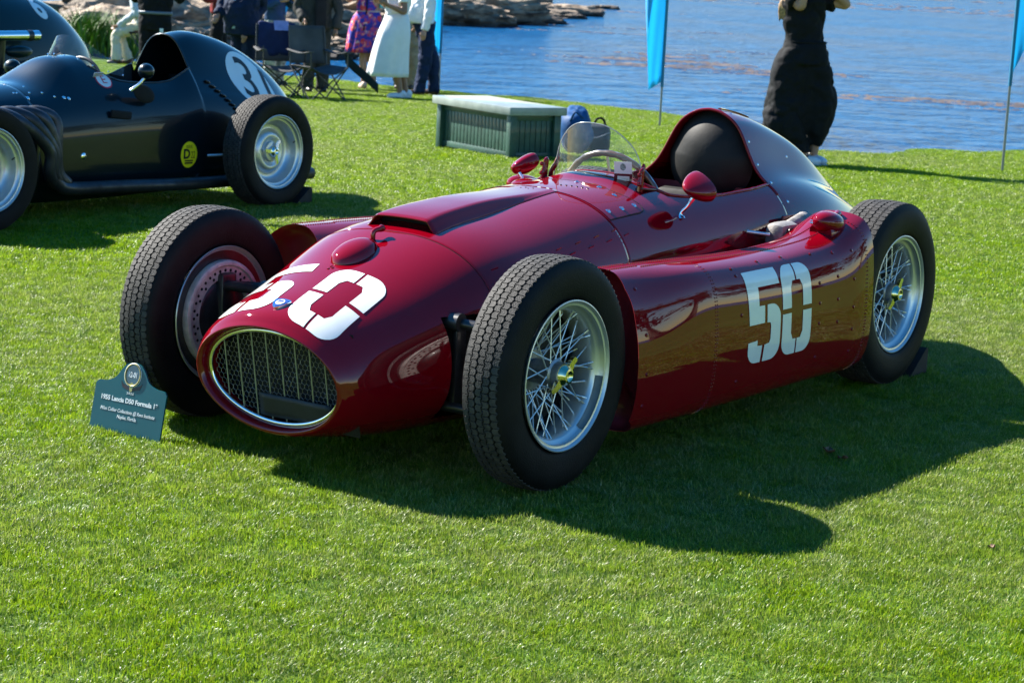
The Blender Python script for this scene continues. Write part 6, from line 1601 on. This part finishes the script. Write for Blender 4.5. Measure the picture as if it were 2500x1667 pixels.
FLAG = M("sky_blue_flag", (.07, .55, .82), .65, var=.08, vscale=3, sheen=.3)
_b = FLAG.node_tree; _tr = _b.nodes.new("ShaderNodeBsdfTranslucent"); _tr.inputs[0].default_value = (.10, .60, .88, 1); _ms = _b.nodes.new("ShaderNodeMixShader"); _ms.inputs[0].default_value = .6
_b.links.new(_b.nodes["Principled BSDF"].outputs[0], _ms.inputs[1]); _b.links.new(_tr.outputs[0], _ms.inputs[2]); _b.links.new(_ms.outputs[0], _b.nodes["Material Output"].inputs["Surface"])
def flag(label, P, z0, w0, w1, side, lean, H=2.5, wave=1.0):
    """feather banner on a slim pole; z0 its lower end, w0/w1 widths at the bottom and higher up"""
    z = float(lawn_z(P[0], P[1])); root = thing("banner_flag", label, "flag", (P[0], P[1], z), RZ, "sky blue banners along the water's edge")
    pole = lambda h: np.array((lean * h, 0, h))
    MB().tube([pole(-.05), pole(1.2), pole(H)], [.012, .011, .008], n=10).build("pole", M("pole_grey", (.20, .22, .24), .35, metal=.7), root)
    rows = []
    for t in np.linspace(0, 1, 26):
        h = z0 + (H - .03 - z0) * t; w = w0 + (w1 - w0) * min(1, t * 1.6)
        rows.append([pole(h + (.06 * s if side < 0 else -.0) * (1 - t) * 0 + side * 0) + np.array((side * w * s, wave * .045 * math.sin(5 * s + 3.0 * t) * s + .03 * math.sin(9 * s + 8 * t) * s, (-.10 if side < 0 else .28) * s * (1 - t) ** 2)) for s in np.linspace(0, 1, 12)])
    o = MB().grid(np.array(rows)).build("banner", FLAG, root, 180); sd = o.modifiers.new("cloth", "SOLIDIFY"); sd.thickness = .002
    MB().tube([pole(z0 - .06), pole((z0 + H) / 2), pole(H - .02)], .0165, n=10).build("pole_sleeve", M("flag_sleeve", (.01, .16, .30), .6, var=.1), root)
flag("sky blue banner on a pole between the storage box and the woman in black", (15.31, 7.99), .50, .15, .27, -1, .0)
flag("sky blue banner on a pole at the right edge behind the woman in black", (12.51, 2.89), .80, .10, .42, 1, .0)
flag("sky blue banner on a pole behind the man in the white shirt", (19.45, 14.09), .62, .06, .20, -1, .0)
flag("sky blue banner on a pole left of the man in the navy suit", (19.6, 17.3), .62, .12, .34, 1, .0)

# shrub of long grass on the bank behind the green car's tail
def tuft(P, label, n, h, seed):
    r = np.random.default_rng(seed); V = []; F = []
    for k in range(n):
        a, rad = r.uniform(0, 2 * PI), abs(r.normal(0, .35)); b = np.array((rad * math.cos(a) * 1.6, rad * math.sin(a), 0)); az = r.uniform(0, 2 * PI); ln = h * r.uniform(.4, 1.1); le = r.uniform(.1, .8); w = r.uniform(.008, .018)
        d = np.array((math.cos(az), math.sin(az), 0)); s = np.array((-d[1], d[0], 0)); m = b + d * ln * .4 * math.sin(le) + np.array((0, 0, ln * .6)); t = m + d * ln * .5 * math.sin(le * 1.6) + np.array((0, 0, ln * .35 * math.cos(le * 1.3))); i = len(V)
        V += [b - s * w, b + s * w, m + s * w * .9, m - s * w * .9, t]; F += [(i, i + 1, i + 2, i + 3), (i + 3, i + 2, i + 4)]
    root = thing("grass_tuft", label, "plant", P)
    o = mesh_obj("leaves", V, F, M("tuft_green", (.10, .20, .015), .6, var=.4, vscale=8), root, 180); return root
tuft((24.6, 26.2, -.75), "bright green tuft of long grass on the bank by the rocks", 900, .9, 5)
tuft((25.6, 25.6, -.85), "low green tuft of grass on the bank under the rocks", 500, .5, 6)
# ------------------------------------------------------------------ a few dry leaves lying on the grass
def dry_leaf(P, s, rz, label):
    rows = [[(s * u, s * .42 * w * math.sin(PI * (u + .5)) ** .8, .014 + s * (.16 * w * w + .15 * u * u) + .004 * math.sin(9 * u + 3 * w)) for w in np.linspace(-1, 1, 5)] for u in np.linspace(-.49, .49, 9)]
    root = MB().grid(np.array(rows)).build("fallen_leaf", M("dry_leaf", (.16, .09, .055), .7, var=.4, vscale=40), None, 180)
    root.location = (P[0], P[1], float(lawn_z(P[0], P[1]))); root.rotation_euler = (.2, .1, rz)
    return tag(root, label, "leaf", "dry leaves on the grass")
dry_leaf((1.023, -1.089), .050, .4, "dry brown leaf in the red car's shadow below the number on its flank")
dry_leaf((.971, -1.171), .035, 1.9, "smaller dry leaf in the shadow right beside the larger leaf")
dry_leaf((.31, -1.939), .024, 2.6, "dry brown leaf on sunlit grass at the lower right edge")
